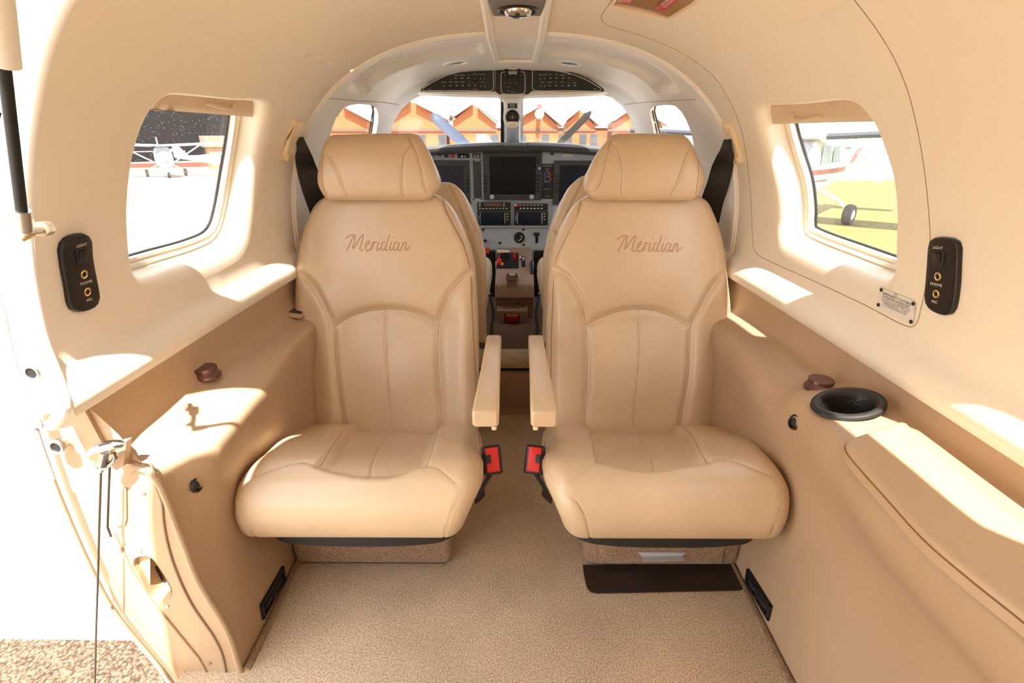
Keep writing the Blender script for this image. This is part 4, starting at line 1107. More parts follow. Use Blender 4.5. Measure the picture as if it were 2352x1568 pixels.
def make_seat(K, label):
    side = K['side']; cx = K['cx']
    seat = root('cabin_seat', label, 'seat', (cx, 1.08, 0), 'rear-facing leather cabin seats')
    # backrest
    bk = Pad(cx, BACK_PATH, .032, .075, interp_sil(K['backL']), interp_sil(K['backR']), rb0=.02, rb1=.03)
    g = (0.0, .3)
    arc, sL, sR, mid = bk.px(K['arc'], 40, g), bk.px(K['sideL'], 50, g), bk.px(K['sideR'], 50, g), bk.px(K['mid'], 30, g)
    edge = bk.px(K['edge'], 50, g); edge2 = bk.px(K['edge2'], 40, g)
    seams = [arc, sL, sR, mid, edge]
    sh = seam_h([arc, sL, sR], .0095, .0095); sh2 = seam_h([mid, edge], .0022, .0035)
    panel = arc + sR[len(sR) * 4 // 9:] + [(sR[-1][0], -.02), (sL[-1][0], -.02)] + sL[::-1]
    lumb = [tuple(p) for p in arc] + [(sR[-1][0], 0)] + [(sL[-1][0], 0)]
    def hb(q):
        a, b = q[:, 0], q[:, 1]
        w = .225; u = a / w
        h = sh(q) + sh2(q)
        h += .017 * np.exp(-((np.abs(u) - .80) / .20) ** 2) * sstep((.46 - b) / .10)     # side bolsters
        h += -.010 * np.exp(-(u / .85) ** 4) * np.exp(-((b - .30) / .10) ** 2) * 0
        h += .012 * np.exp(-((b - .19) / .12) ** 2) * np.exp(-(u / .5) ** 2)       # lumbar roll
        h += .020 * (1 - np.clip(np.abs(u), 0, 1) ** 2) * sstep((b - .33) / .14)          # upper crown
        h += -.009 * np.exp(-((b - .335) / .035) ** 2) * np.exp(-(u / .62) ** 4)          # dip above the arc
        return h
    bk.hf = hb
    bko = bk.mesh('backrest', M_LEATHER, seat, 130, 200)
    seam_tubes(bk, [arc, sL, sR, mid, edge, edge2], 'seam_piping', bko, M_SEAM)
    st = [offset_line(mid, .0055), offset_line(mid, -.0055), offset_line(edge, .0050), offset_line(edge, -.0050)]
    stitches(bk, st, 'stitching', bko, M_STITCH)
    # embroidered lettering
    x0, y0, x1, y1 = K['text']
    a0 = p2s(lambda a, b: bk.base(a, b, 0), (x0, y0), g); a1 = p2s(lambda a, b: bk.base(a, b, 0), (x1, y1), g)
    sc = (a1[0] - a0[0]) / 5.5
    m1, m2 = MB(), MB()
    for k in SCRIPT:
        pts = [(p.x, p.y) for p in catmull([(x, y, 0) for x, y in k], max(8, 4 * len(k)))]
        uv = [(a0[0] + (x + .12) * sc, a0[1] + y * sc * 1.30 + (a1[1] - a0[1]) * x / 5.5) for x, y in pts]
        if len(uv) >= 2:
            P_, N_ = bk.points_normals(uv); P = [Vector(p) for p in P_]; N = [Vector(p) for p in N_]
            m1.tube(P, .00135, 8, flat=.0006, up=N)
            m2.tube([p + n * .0010 for p, n in zip(P, N)], .0008, 6, flat=.0006, up=N)
    eo = m1.build('embroidered_lettering', M_EMB, bko); eo.name = 'embroidered_lettering'
    m2.build('embroidery_core', M_EMB2, bko)  # light tan thread core of the outlined letters
    # headrest
    hd = Pad(cx, HEAD_PATH, .030, .055, interp_sil(K['headL']), interp_sil(K['headR']), rb0=.012, rb1=.02)
    gh = (0.0, .08)
    hl, hr, he, he2 = hd.px(K['hpanL'], 30, gh), hd.px(K['hpanR'], 30, gh), hd.px(K['hedge'], 30, gh), hd.px(K['hedge2'], 30, gh)
    sh3 = seam_h([hl, hr, he], .003, .004)
    def hh(q):
        a, b = q[:, 0], q[:, 1]
        return sh3(q) + .010 * (1 - np.clip(np.abs(a) / .15, 0, 1) ** 2) * np.sin(np.clip(b / hd.B, 0, 1) * math.pi)
    hd.hf = hh
    ho = hd.mesh('headrest', M_LEATHER, seat, 90, 70)
    seam_tubes(hd, [hl, hr, he, he2], 'seam_piping', ho, M_SEAM)
    stitches(hd, [offset_line(he, .0045), offset_line(he, -.0045), offset_line(he2, .003)], 'stitching', ho, M_STITCH)
    for dx in (-.05, .05): m = MB(); m.cyl((cx + dx, 1.425, .72), (0, .05, 1), .006, .006, .05, 12); m.build('headrest_post', M_BLACK, seat)
    # seat cushion
    cu = Pad(cx, CUSH_PATH, .040, .10, interp_sil(K['cushL']), interp_sil(K['cushR']), rb0=.02, rb1=.02, flip=-1)
    gc = (0.0, .25); cu.taper = .045
    il, ir, rl, rr = cu.px(K['insL'], 24, gc), cu.px(K['insR'], 24, gc), cu.px(K['ridgeL'], 24, gc), cu.px(K['ridgeR'], 24, gc)
    cm, ce_, ce2 = cu.px(K['cmid'], 24, gc), cu.px(K['cedge'], 50, gc), cu.px(K['cedgeL'], 30, (side * -.1, .45))
    insp = cu.px(K['insert'], 60, gc)
    insp = insp + [(insp[-1][0], -.05), (insp[0][0], -.05)]
    sh4 = seam_h([il, ir], .004, .005); sh5 = seam_h([rl, rr, ce_, cm, ce2], .0018, .003)
    def hc(q):
        ins = inpoly(q, insp); d = segdist(q, insp, True)
        sd = np.where(ins, d, -d)
        h = -.022 * sstep((sd + .006) / .026)
        h += sh4(q) + sh5(q)
        u = q[:, 0] / .225
        h += .010 * np.exp(-((np.abs(u) - .75) / .25) ** 2) * sstep((q[:, 1] - .02) / .08) * sstep((.42 - q[:, 1]) / .10)
        h += .006 * np.sin(np.clip((q[:, 0] - .0) * 0, 0, 1))
        return h
    cu.hf = hc
    co = cu.mesh('seat_cushion', M_LEATHER, seat, 120, 150)
    seam_tubes(cu, [il, ir, rl, rr, ce_, cm, ce2], 'seam_piping', co, M_SEAM)
    stitches(cu, [offset_line(cm, .004), offset_line(ce_, .0045), offset_line(ce_, -.0045), offset_line(rr if side > 0 else rl, .004), offset_line(ce2, .004)], 'stitching', co, M_STITCH)
    # black pan under the cushion
    m = MB(); 
    hw0 = .195
    pan = [(-hw0 - .0, .98), (-hw0, .86), (-hw0 + .03, .815), (-hw0 + .08, .802), (0, .797), (hw0 - .08, .802), (hw0 - .03, .815), (hw0, .86), (hw0, .98)]
    P2 = catmull([(cx + a - side * .012, b, 0) for a, b in pan], 60)
    m.prism([Vector((p.x, p.y, .160)) for p in P2], (0, 0, .030)); m.build('seat_pan', M_BLACKM, seat, angle=50)
    # carpeted base
    bx0, bx1 = (-.496, -.138) if side < 0 else (.156, .505)
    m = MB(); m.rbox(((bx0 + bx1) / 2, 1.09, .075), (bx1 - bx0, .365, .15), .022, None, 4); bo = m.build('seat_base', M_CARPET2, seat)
    if side > 0:
        m = MB(); m.rbox((.325, .907, .066), (.275, .012, .10), .004); dr = m.build('drawer', M_CARPET2, seat)
        m = MB()
        f = [on_y(a, b, .898) for a, b in [(1464, 1268), (1475, 1279), (1568, 1277), (1575, 1269)]]
        m.prism(f, (0, .006, 0)); m.prism([f[1], f[2], f[2] + Vector((0, -.012, -.001)), f[1] + Vector((0, -.012, -.001))], (0, 0, .0012)); m.build('drawer_pull', M_GREYP, dr)
    else:
        m = MB(); m.tube([Vector((bx0 + .02, .911, .004)), Vector((bx1 - .02, .911, .004))], .003, 6); m.build('base_binding', M_CARPET2, seat)
    # aisle armrest
    s = side; ax = cx * 0 + (-.051 if s < 0 else .053)
    pts = [(1.215, .441, .0185), (1.10, .4405, .0195), (.98, .4400, .0215), (.90, .4398, .0235), (.836, .4395, .0245)]
    rows = []
    for i, (y, z, w) in enumerate(pts):
        k = (i / 4.0); xo = ax + s * (.0 + .010 * (1 - k)) * -0 + s * .0015 * k
        prof = []
        H = .034; r = .006
        for (sx, sz) in ((-1, -1), (1, -1), (1, 0), (-1, 0)):
            for j in range(4):
                a = {(-1, -1): math.pi, (1, -1): 1.5 * math.pi, (1, 0): 0, (-1, 0): .5 * math.pi}[(sx, sz)] + j * math.pi / 6
                prof.append(Vector((xo + sx * (w - r) + r * math.cos(a), y, z + (sz * H) + (r if sz < 0 else -r) + r * math.sin(a))))
        rows.append(prof)
    def shr(row, k, dy): c = sum(row, Vector()) / len(row); return [c + (p - c) * k + Vector((0, dy, 0)) for p in row]
    rows = [shr(rows[0], .8, .006)] + rows + [shr(rows[-1], .93, -.004), shr(rows[-1], .80, -.006)]
    m = MB(); m.grid([r_ + [r_[0]] for r_ in rows]); m.add(rows[0], [tuple(range(16))]); m.add(rows[-1], [tuple(range(15, -1, -1))])
    ao = m.build('armrest', M_LEATHER, seat, angle=50, merge=1e-6)
    m = MB()
    for sx in (-1, 1):
        line = [Vector((ax + s * .0015 * i / 4 + sx * (w - .006), y, z + .0003)) for i, (y, z, w) in enumerate(pts)]
        P = resample(line, .006)
        for i in range(len(P) - 1): m.tube([P[i], P[i] + (P[i + 1] - P[i]) * .6], .0005, 4)
    x_a, x_b = ax + s * .0015 - .019, ax + s * .0015 + .019
    P = resample([Vector((x_a, .8405, .4398)), Vector((x_b, .8405, .4398))], .005)
    for i in range(len(P) - 1): m.tube([P[i], P[i] + (P[i + 1] - P[i]) * .6], .0005, 4)
    m.build('stitching', M_STITCH, ao)
    m = MB(); m.rbox((ax - s * .0135, .848, .400), (.010, .012, .016), .003); m.build('armrest_catch', M_CREAMP, ao)
    return seat

def crew_seat(s, label):
    """front-facing pilot seat seen from behind; s = -1 left, 1 right"""
    cx = s * .305
    seat = root('crew_seat', label, 'seat', (cx, 1.7, .18), 'pilot seats')
    top = .795 if s > 0 else .775
    path = [(1.60, .33), (1.592, .45), (1.597, .60), (1.612, top - .06), (1.635, top - .015), (1.665, top)]
    def hw(b):
        B = top - .30
        return float(np.interp(b, [0, .10, .22, .30, .38, .44, .48, .53], [.205, .218, .215, .200, .172, .145, .118, .08]))
    p = Pad(cx, path, .03, .07, halfw=hw, rb0=.02, rb1=.03)
    ed = [(-s * (hw(b) - .038), b) for b in np.linspace(.02, p.B - .03, 30)]
    ed2 = [(a + s * .0, b) for a, b in ed]
    sh = seam_h([ed], .003, .004); p.hf = lambda q: sh(q) + .008 * (1 - np.clip(np.abs(q[:, 0]) / .2, 0, 1) ** 2)
    bo = p.mesh('backrest', M_LEATHER, seat, 60, 90)
    seam_tubes(p, [ed], 'seam_piping', bo, M_SEAM); stitches(p, [offset_line(ed, .005)], 'stitching', bo, M_STITCH)
    # map pocket on the back
    pth = [(1.585, .27), (1.572, .40), (1.570, .52), (1.577, .615), (1.582, .635)]
    q = Pad(cx, pth, .012, .02, halfw=lambda b: .215 - .02 * max(0, b - .25) / .1, rb0=.01, rb1=.008)
    e3 = [(-s * (.203 - .02 * max(0, b - .25) / .1), b) for b in np.linspace(.01, q.B - .012, 30)]
    e4 = [(a, q.B - .010) for a in np.linspace(-.19, .19, 30)]
    po = q.mesh('map_pocket', M_LEATHER, bo, 40, 60)
    stitches(q, [e3, e4], 'stitching', po, M_STITCH)
    # cushion and shell
    m = MB(); m.rbox((cx, 1.86, .40), (.43, .46, .12), .04, None, 5); m.build('seat_cushion', M_LEATHER, seat)
    m = MB(); m.rbox((cx, 1.76, .33), (.34, .24, .07), .02); m.rbox((cx, 1.80, .245), (.30, .24, .13), .01); m.build('seat_frame', M_BLACKM, seat)
    m = MB(); x = cx - s * .222
    m.tube(catmull([(x, 1.66, .42), (x - s * .012, 1.68, .34), (x - s * .004, 1.70, .28), (x - s * .010, 1.72, .20)], 20), .005, 8); m.build('recline_bar', mat('blue grey steel', (86, 96, 112), .35, .6), seat)
    return seat

seat_l = make_seat(L_, 'tan leather cabin seat on the left, beside the open door, with red buckle')
seat_r = make_seat(R_, 'tan leather cabin seat on the right, above the carpeted drawer')
cs_l = crew_seat(-1, 'tan leather pilot seat partly visible behind the left cabin seat')
cs_r = crew_seat(1, 'tan leather pilot seat partly visible behind the right cabin seat')

# kick plate in front of the drawer
kp = [on_z(a, b, .003) for a, b in [(1338, 1299), (1342, 1325), (1348, 1350), (1356, 1360), (1370, 1363), (1700, 1356), (1712, 1352), (1690, 1297)]]
m = MB(); m.prism(kp, (0, 0, .003)); o = m.build('kick_plate', M_PLATE, smooth=False); tag(o, 'dark metal kick plate on the carpet below the seat drawer', 'metal plate')

# seat belt buckles
def buckle(p, s, label):
    r = root('seatbelt_buckle', label, 'seat belt buckle', p, 'red seat belt buckles')
    zz = Vector((-s * .15, -.80, .60)).normalized(); yy_ = Vector((s * .10, .5, .80)); yy_ = (yy_ - zz * yy_.dot(zz)).normalized(); R3 = Matrix((yy_.cross(zz), yy_, zz)).transposed()
    m = MB(); m.rbox(p, (.040, .060, .018), .005, R3); m.build('buckle_case', M_BLACK, r)
    m = MB(); m.rbox(p + R3 @ Vector((0, 0, .0085)), (.027, .050, .007), .002, R3); m.build('release_button', M_RED, r)
    m = MB(); m.rbox(p + R3 @ Vector((s * .0085, .002, .0102)), (.011, .018, .005), .001, R3); m.build('latch_slot', M_BLACK, r)
    m = MB(); q = p + R3 @ Vector((s * .004, -.026, -.006)); m.tube(catmull([q, q + Vector((s * .012, .01, -.03)), q + Vector((s * .03, .05, -.09)), q + Vector((s * .03, .08, -.13))], 14), .016, 8, flat=.0025); m.build('stalk', M_BLACKM, r)
pb = on_y(1130, 1056, .93); buckle(pb, -1, 'red and black seat belt buckle beside the left cabin seat')
pb = on_y(1228, 1055, .93); buckle(pb, 1, 'red and black seat belt buckle beside the right cabin seat')

# shoulder belts and their upper anchors
def anchor(s, quad, belt_c, label, label2):
    """quad: anchor plate corner pixels, belt_c: (px,py,width px) centre line"""
    Yp = 1.42
    g = (Yp, s * .70)
    pl = root('belt_guide', label, 'belt guide', S(Yp, s * .7))
    SS = S_off(S, -.004)
    uv = p2s_line(SS, quad, g)
    V, F = domain(SS, uv, [], .01, SC_M); o = mesh('guide_plate', V, F, M_CREAMP, pl); md = o.modifiers.new('s', 'SOLIDIFY'); md.thickness = .010; md.offset = 0
    bv = o.modifiers.new('b', 'BEVEL'); bv.width = .002; bv.segments = 2
    for px in (K_[0] for K_ in [(quad[-1],)]): pass
    c0 = ((quad[0][0] + quad[1][0]) / 2, (quad[0][1] + quad[1][1]) / 2 + 9)
    c1 = ((quad[2][0] + quad[3][0]) / 2, (quad[2][1] + quad[3][1]) / 2 - 8)
    SS2 = S_off(S, -.010)
    for c in (c0, c1):
        q = p2s(SS2, c, g); m = MB(); m.lathe(SS2(*q), -surf_normal(S, *q, outward), [(.009, -.002), (.009, .002), (.006, .004), (0, .0042)], 20); m.build('cap', M_CREAMP, o)
    be = root('shoulder_belt', label2, 'seat belt', S(Yp, s * .7))
    ctr = []; wid = []
    for (x, y, w, Y) in belt_c:
        p = on_y(x, y, Y); D = (p - CAM).dot(AF); ctr.append(p); wid.append(w * D / FPX / 2)
    P = catmull(ctr, 40); n = len(P)
    ws = list(np.interp(np.linspace(0, 1, n), np.linspace(0, 1, len(wid)), wid))
    m = MB(); m.tube(P, ws, 12, flat=.0016, up=[Vector((-s * .25, -.93, .1))] * n); m.build('webbing', M_BELT, be)
    return pl
anchor(-1, [(677, 276), (697, 279), (668, 371), (650, 369)], [(688, 315, 16, 1.41), (696, 345, 40, 1.41), (703, 380, 46, 1.46), (716, 425, 50, 1.475), (733, 470, 52, 1.50), (752, 520, 52, 1.53)],
       'ivory belt guide plate on the left wall', 'black shoulder belt hanging from the left wall guide')
anchor(1, [(1658, 283), (1677, 282), (1704, 374), (1684, 377)], [(1671, 320, 16, 1.41), (1668, 345, 40, 1.41), (1660, 380, 48, 1.46), (1650, 420, 50, 1.475), (1636, 462, 50, 1.50), (1625, 510, 50, 1.53)],
       'ivory belt guide plate on the right wall', 'black shoulder belt hanging from the right wall guide')
# ------------------------------------------------------------------ wall switch panels
def wall_switch(g, px_outline, px_sw, px_j1, px_j2, tdir, label, flip):
    """black plate with light switch and two jacks, lying on the cabin wall"""
    SS = S_off(S, -.0035)
    r = root('light_switch_panel', label, 'switch panel', S(*p2s(S, px_sw, g)))
    uv = p2s_line(SS, [(p.x, p.y) for p in catmull([(a, b, 0) for a, b in px_outline], 60, True)], g)
    V, F = domain(SS, uv, [], .01, SC_M); o = mesh('plate', V, F, M_BLACK, r)
    md = o.modifiers.new('s', 'SOLIDIFY'); md.thickness = .008; md.offset = 0; bv = o.modifiers.new('b', 'BEVEL'); bv.width = .002; bv.segments = 2
    top = SS(*p2s(SS, px_sw, g)); bot = SS(*p2s(SS, px_j2, g)); j1 = SS(*p2s(SS, px_j1, g))
    n = -surf_normal(SS, *p2s(SS, px_j1, g), outward); y = (top - bot).normalized(); x = y.cross(n).normalized()
    Mx = Matrix((x, y, n)).transposed(); L = .0042
    m = MB(); m.rbox(top + n * L, (.019, .022, .003), .001, Mx); m.build('switch_bezel', M_BLACKM, r)
    m = MB(); m.rbox(top + n * (L + .0015) + y * .001, (.013, .015, .005), .001, Mx @ Matrix.Rotation(.22, 3, 'X')); m.build('rocker', M_BLACK, r)
    brass = mat('brass jack', (226, 190, 130), .25, .9)
    for p in (j1, bot):
        m = MB(); m.lathe(p + n * L, n, [(.0062, -.001), (.0062, .0012), (.0050, .0018), (.0036, .0012), (.0034, -.001)], 24); m.build('jack_ring', brass, r)
        m = MB(); m.lathe(p + n * (L + .0004), n, [(.0036, 0), (0, 0)], 16); m.build('jack_hole', M_RUBBER, r)
    for p, t, d in ((top, 'LIGHT', .0155), (j1, 'PHONE', -.0115), (bot, 'MIC', -.0115)):
        m = MB(); put_text(m, t, .0058, p + y * d + n * (L + .0022), x, y, sx=1.15); m.build('lettering', M_TXT, r, False)
OL = [(150, 546), (178, 536), (196, 537), (207, 552), (208, 580), (214, 620), (223, 665), (225, 690), (215, 705), (186, 716), (168, 715), (158, 703), (150, 660), (140, 605), (137, 565)]
wall_switch((.75, -.8), OL, (181, 587), (185, 629), (193, 669), 1, 'black switch plate with light rocker and two brass jacks, on the left wall', 1)
OR = [(2140, 552), (2152, 545), (2180, 546), (2200, 553), (2206, 568), (2205, 600), (2202, 660), (2195, 705), (2188, 720), (2172, 724), (2145, 714), (2131, 700), (2128, 685), (2131, 640), (2134, 600), (2136, 570)]
wall_switch((.65, .8), OR, (2163, 593), (2162, 634), (2158, 674), 1, 'black switch plate with light rocker and two brass jacks, on the right wall', -1)

# oxygen placard
SSp = S_off(S, -.0012); g = (.8, .9)
pq = [(2021, 659), (2105, 692), (2097, 745), (2013, 704)]
uvp = p2s_line(SSp, pq, g)
plr = root('oxygen_placard', 'silver emergency oxygen placard with black rivets low on the right wall', 'placard', SSp(*uvp[0]))
V, F = domain(SSp, uvp, [], .008, SC_M); mesh('plate', V, F, mat('silver placard', (222, 220, 218), .4, .1), plr)
c = [SSp(*q) for q in uvp]
xx = (c[1] - c[0]).normalized(); nn = -surf_normal(SSp, *uvp[0], outward); yy = nn.cross(xx)
if yy.z < 0: yy = -yy
H = (c[0] - c[3]).length; Wd = (c[1] - c[0]).length
lines = [('EMERGENCY OXYGEN', .155), ('IN DRAWER UNDER SEAT', .13), ('PULL MASK OUT OF DRAWER FULLY', .095), ('AT FULL EXTENSION GIVE CORD A TUG', .085), ('MINIMUM DURATION ........ 15 MINS', .085), ('NO SMOKING WHILE IN USE', .10)]
m = MB(); yo = .10
for t, h in lines:
    yo += h * 1.02
    f = yo - h * .3
    base = c[0].lerp(c[3], f) + (c[1].lerp(c[2], f) - c[0].lerp(c[3], f)) * .5
    V_, F_ = text_mesh(t, H * h * 1.0); w = max(v.x for v in V_) - min(v.x for v in V_)
    k = min(1.25, Wd * .80 / w)
    put_text(m, t, H * h, base + nn * .0006, xx, yy, sx=k)
m.build('lettering', M_TXTD, plr, False)
for a, b in ((.06, .10), (.94, .14), (.95, .92), (.05, .86)):
    p = c[0].lerp(c[1], a).lerp(c[3].lerp(c[2], a), b); m = MB(); m.lathe(p, nn, [(.0032, 0), (.003, .0014), (.0015, .0022), (0, .0023)], 14); m.build('rivet', M_BLACK, plr)

# ------------------------------------------------------------------ door pull handle, cables, gas strut
hp = on_y(243, 1040, .632)
hd_ = root('door_cable_handle', 'chrome T-handle with two thin cables hanging beside the door', 'door handle', hp)
a, b = on_y(197, 1046, .622), on_y(286, 1019, .632)
pts = [a.lerp(b, t) + Vector((0, 0, .005 * math.sin(math.pi * t))) for t in np.linspace(0, 1, 14)]
rad = [.004 + .0045 * math.sin(math.pi * t) ** .6 for t in np.linspace(0, 1, 14)]
m = MB(); M_CHROME = mat('chrome', (150, 152, 158), .12, 1)
m.tube(pts, rad, 16, flat=[q * .62 for q in rad], up=Vector((0, -.5, .8))); m.build('grip', M_CHROME, hd_)
q0 = on_y(240, 1036, .632); q1 = on_y(236, 1066, .632)
m = MB(); m.tube([q0, q0.lerp(q1, .5), q1], [.0068, .0056, .0085], 16); m.build('stem', M_CHROME, hd_)
m = MB(); m.tube(catmull([on_y(*p, .632) for p in [(224, 1068), (226, 1074), (236, 1076), (252, 1066), (264, 1052), (262, 1040)]], 24), .0032, 10); m.build('hook', M_CHROME, hd_)
m = MB(); p = on_y(233, 1075, .632); m.tube([p, on_y(232, 1082, .632)], .0038, 12); m.build('ferrule', M_STEEL, hd_)
CAB = mat('twisted wire cable', (70, 66, 62), .4, .6)
m = MB(); cab = [on_y(*p, Y) for p, Y in [((232, 1080), .632), ((228, 1200), .628), ((225, 1320), .624), ((221, 1440), .620), ((217, 1600), .615)]]
m.tube(cab, .0016, 8); m.build('cable', CAB, hd_)
m = MB(); m.tube([on_y(*p, .64) for p in [(252, 1072), (250, 1120), (247, 1210), (255, 1232)]], .0016, 8); m.build('cable', CAB, hd_)
hb_ = on_y(268, 1056, .650)
bk_ = root('handle_pocket', 'tan moulded pocket behind the chrome T-handle', 'handle pocket', hb_)
pk = catmull([on_y(*p, .652) for p in [(196, 1010), (222, 1003), (226, 1030), (205, 1032)]], 24, True)
m = MB(); m.prism([on_y(*p, .650) for p in [(262, 1042), (272, 1018), (290, 1014), (284, 1070), (268, 1080), (256, 1072)]], (0, .012, 0)); m.build('pocket_plate', M_CONS, bk_, False)

st = root('gas_strut', 'black rod gas strut with white sleeve holding the open upper door', 'gas strut', on_y(50, 505, .56))
A = on_y(52, 505, .56); B_ = on_y(-20, -160, .50); q = A.lerp(B_, .54)
q = on_y(9, 148, .525)
m = MB(); m.tube([A, q], .0052, 14); m.build('rod', M_RUBBER, st)
m = MB(); d = (q - A).normalized(); m.tube([q, q + d * .5], .0125, 20); m.build('sleeve', M_WHITEP, st)
m = MB(); m.tube([A - d * .012, A + d * .012], .008, 12); m.build('rod_end', M_STEEL, st)
br = on_y(74, 526, .60)
m = MB(); m.tube(catmull([A - d * .012, on_y(60, 532, .575), on_y(84, 528, .60), on_y(104, 524, .64)], 14), .0048, 12); m.tube([on_y(92, 526, .61), on_y(108, 524, .63)], .0085, 14); m.build('ball_stud', mat('worn bright steel', (196, 184, 164), .32, .8), st)
m = MB(); m.tube([on_y(46, 548, .575), on_y(74, 534, .585)], .0045, 12); m.build('lock_clip', mat('worn brass', (204, 176, 130), .4, .6), st)
m = MB(); m.rbox(on_y(62, 492, .615), (.010, .006, .026), .002); m.build('bracket', M_GREYP, st)

# ------------------------------------------------------------------ cockpit: glareshield and instrument panel
YP = 2.50
P = lambda u, v, Y=YP: on_y(u, v, Y)
M_PANEL = mat('grey instrument panel', (176, 188, 200), .5)
M_PANELD = mat('dark grey bezel', (62, 62, 64), .5)
M_SCREEN = mat('dark display glass', (12, 14, 20), .35, spec=.25)
M_SCREENB = mat('bluish display glass', (16, 26, 44), .35, spec=.25)
ip = root('instrument_panel', 'grey aircraft instrument panel with dark displays below the windshield', 'instrument panel', (0, YP, .7))
m = MB(); a, b, c_, d_ = P(800, 344), P(1560, 344), P(1560, 600), P(800, 600); m.prism([a, b, c_, d_], (0, .02, 0)); m.build('panel_face', M_PANEL, ip, False)
def prect(x0, y0, x1, y1, z0, name, mt, parent=ip, th=.004, r=.002):
    """box standing z0 metres proud of the panel"""
    a = P(x0, y0, YP - z0); b = P(x1, y1, YP - z0); c = (a + b) / 2
    m = MB(); m.rbox((c.x, c.y - th / 2, c.z), (abs(b.x - a.x), th, abs(a.z - b.z)), r if r < th / 2 else th * .45); return m.build(name, mt, parent)
def ptext(x, y, t, size, z0, mt=M_TXT, parent=ip, sx=1.0, name='lettering'):
    m = MB(); put_text(m, t, size, P(x, y, YP - z0), (1, 0, 0), (0, 0, 1), sx=sx); return m.build(name, mt, parent, False)
gs = root('glareshield', 'dark grey padded glareshield across the top of the instrument panel', 'glareshield', (0, 2.45, .87))
def gtop(x): return .872 - .10 * x * x * 1.2
for (x0, x1) in ((-.50, -.0565), (-.0545, .0545), (.0565, .50)):
    rows = []
    for x in np.linspace(x0, x1, 16):
        zt = gtop(x) + (.002 if abs(x) > .055 else 0)
        rows.append([Vector((x, y, z)) for y, z in ((2.60, zt + .004), (2.48, zt + .004), (2.445, zt + .002), (2.432, zt - .008), (2.434, zt - .024), (2.445, zt - .033), (2.47, zt - .036), (2.60, zt - .030))])
    m = MB(); m.grid(rows); n = 8
    m.F.append(tuple(range(n))); m.F.append(tuple(range(15 * n, 16 * n))[::-1]); m.build('pad', mat('charcoal glareshield', (70, 68, 68), .75, bump=(400, .2, .001)), gs, angle=50)
m = MB(); m.rbox((0, 2.78, .85), (.74, .36, .02), .005); m.build('deck', M_BLACKM, gs)
# displays
def display(x0, y0, x1, y1, sx0, sy0, sx1, sy1, label, btnL, btnR, knobs, scr=M_SCREEN):
    c = (P(x0, y0) + P(x1, y1)) / 2
    r = root('cockpit_display', label, 'display screen', c, 'large flight displays')
    prect(x0, y0, x1, y1, .001, 'bezel', M_PANELD, r, .012)
    prect(sx0, sy0, sx1, sy1, .0125, 'screen', scr, r, .002)
    for x, ys in ((btnL, range(5)), (btnR, range(5))):
        if x is None: continue
        for k in ys: prect(x - 4, 401 + k * 9, x + 4, 406 + k * 9, .012, 'key', M_BLACKM, r, .004)
    for x in knobs:
        p = P(x, 452, YP - .012); m = MB(); m.lathe(p, (0, -1, 0), [(.011, 0), (.010, .010), (.006, .012), (.005, .018), (0, .019)], 20); m.build('knob', M_GREYP, r)
    ptext((x0 + x1) / 2, y0 + 6, 'AVIDYNE' if False else '', .006, .0135, M_GREYP, r) if False else None
    return r
dc = display(1109, 349, 1243, 459, 1124, 360, 1230, 446, 'central dark flight display between the pilot seats', 1115, 1236, (1130, 1221))
for y in (364, 371): prect(1233, y, 1240, y + 5, .012, 'key', M_BLACKM, dc, .004)
prect(1237, 384, 1241, 389, .012, 'card_slot', M_CREAMP, dc, .003)
display(960, 368, 1081, 470, 968, 380, 1067, 462, 'left dark flight display partly hidden by the left headrest', None, 1074, (), mat('slate display', (40, 42, 58), .35, spec=.3))
display(1272, 369, 1400, 470, 1286, 380, 1392, 462, 'right dark flight display partly hidden by the right headrest', 1279, None, (), M_SCREENB)
# slot panel between displays
b1 = prect(1086, 370, 1106, 455, .001, 'blanking_plate', M_PANELD)
for x, y in ((1088, 368), (1104, 368), (1088, 457), (1106, 457)): prect(x - 1.5, y - 1.5, x + 1.5, y + 1.5, .001, 'screw', M_BLACK, ip, .003)
prect(1094, 371.5, 1096.5, 373, .006, 'lamp', M_CREAMP, ip, .002); prect(1101, 371.5, 1103.5, 373, .006, 'lamp', M_CREAMP, ip, .002)
# annunciators over the left display
prect(1020, 353, 1030, 362, .001, 'button', M_PANELD); prect(1035, 353, 1044, 362, .001, 'warning_button', mat('orange button', (196, 62, 26), .4), ip, .006)
ap = prect(1050.5, 353, 1078.5, 363, .001, 'mode_panel', M_BLACKM); 
prect(1059, 357, 1063.5, 361.5, .006, 'mode_key', M_WHITEP, ip, .002); prect(1066, 357, 1070, 361.5, .006, 'mode_key', M_GREYP, ip, .002)
ap = prect(1085, 352.5, 1103.5, 363.5, .001, 'annunciator', M_BLACKM)
for x in (1087.5, 1095):
    for y in (355, 359.3): prect(x, y, x + 6, y + 3.2, .0055, 'annunciator_lens', M_GREYP, ip, .002)
for x, y in ((1011, 354), (1268, 352)):
    p = P(x, y); m = MB(); m.lathe(p, (0, -1, 0), [(.008, 0), (.008, .012), (.005, .016), (0, .017)], 16); m.build('air_knob', M_PANELD, ip)
ptext(1016, 364, 'L VENT', .004, .001); ptext(1026, 365, 'DIM', .004, .001)
ptext(1304, 356, 'N 4 7 1 2', .005, .001) if False else None
prect(1291, 355.5, 1316, 359, .001, 'label_plate', M_WHITEP, ip, .001)
for x, y in ((1006, 346), (1119, 343), (1246, 344), (1337, 347)): prect(x - 2, y - 2, x + 2, y + 2, .001, 'screw', M_BLACK, ip, .003)
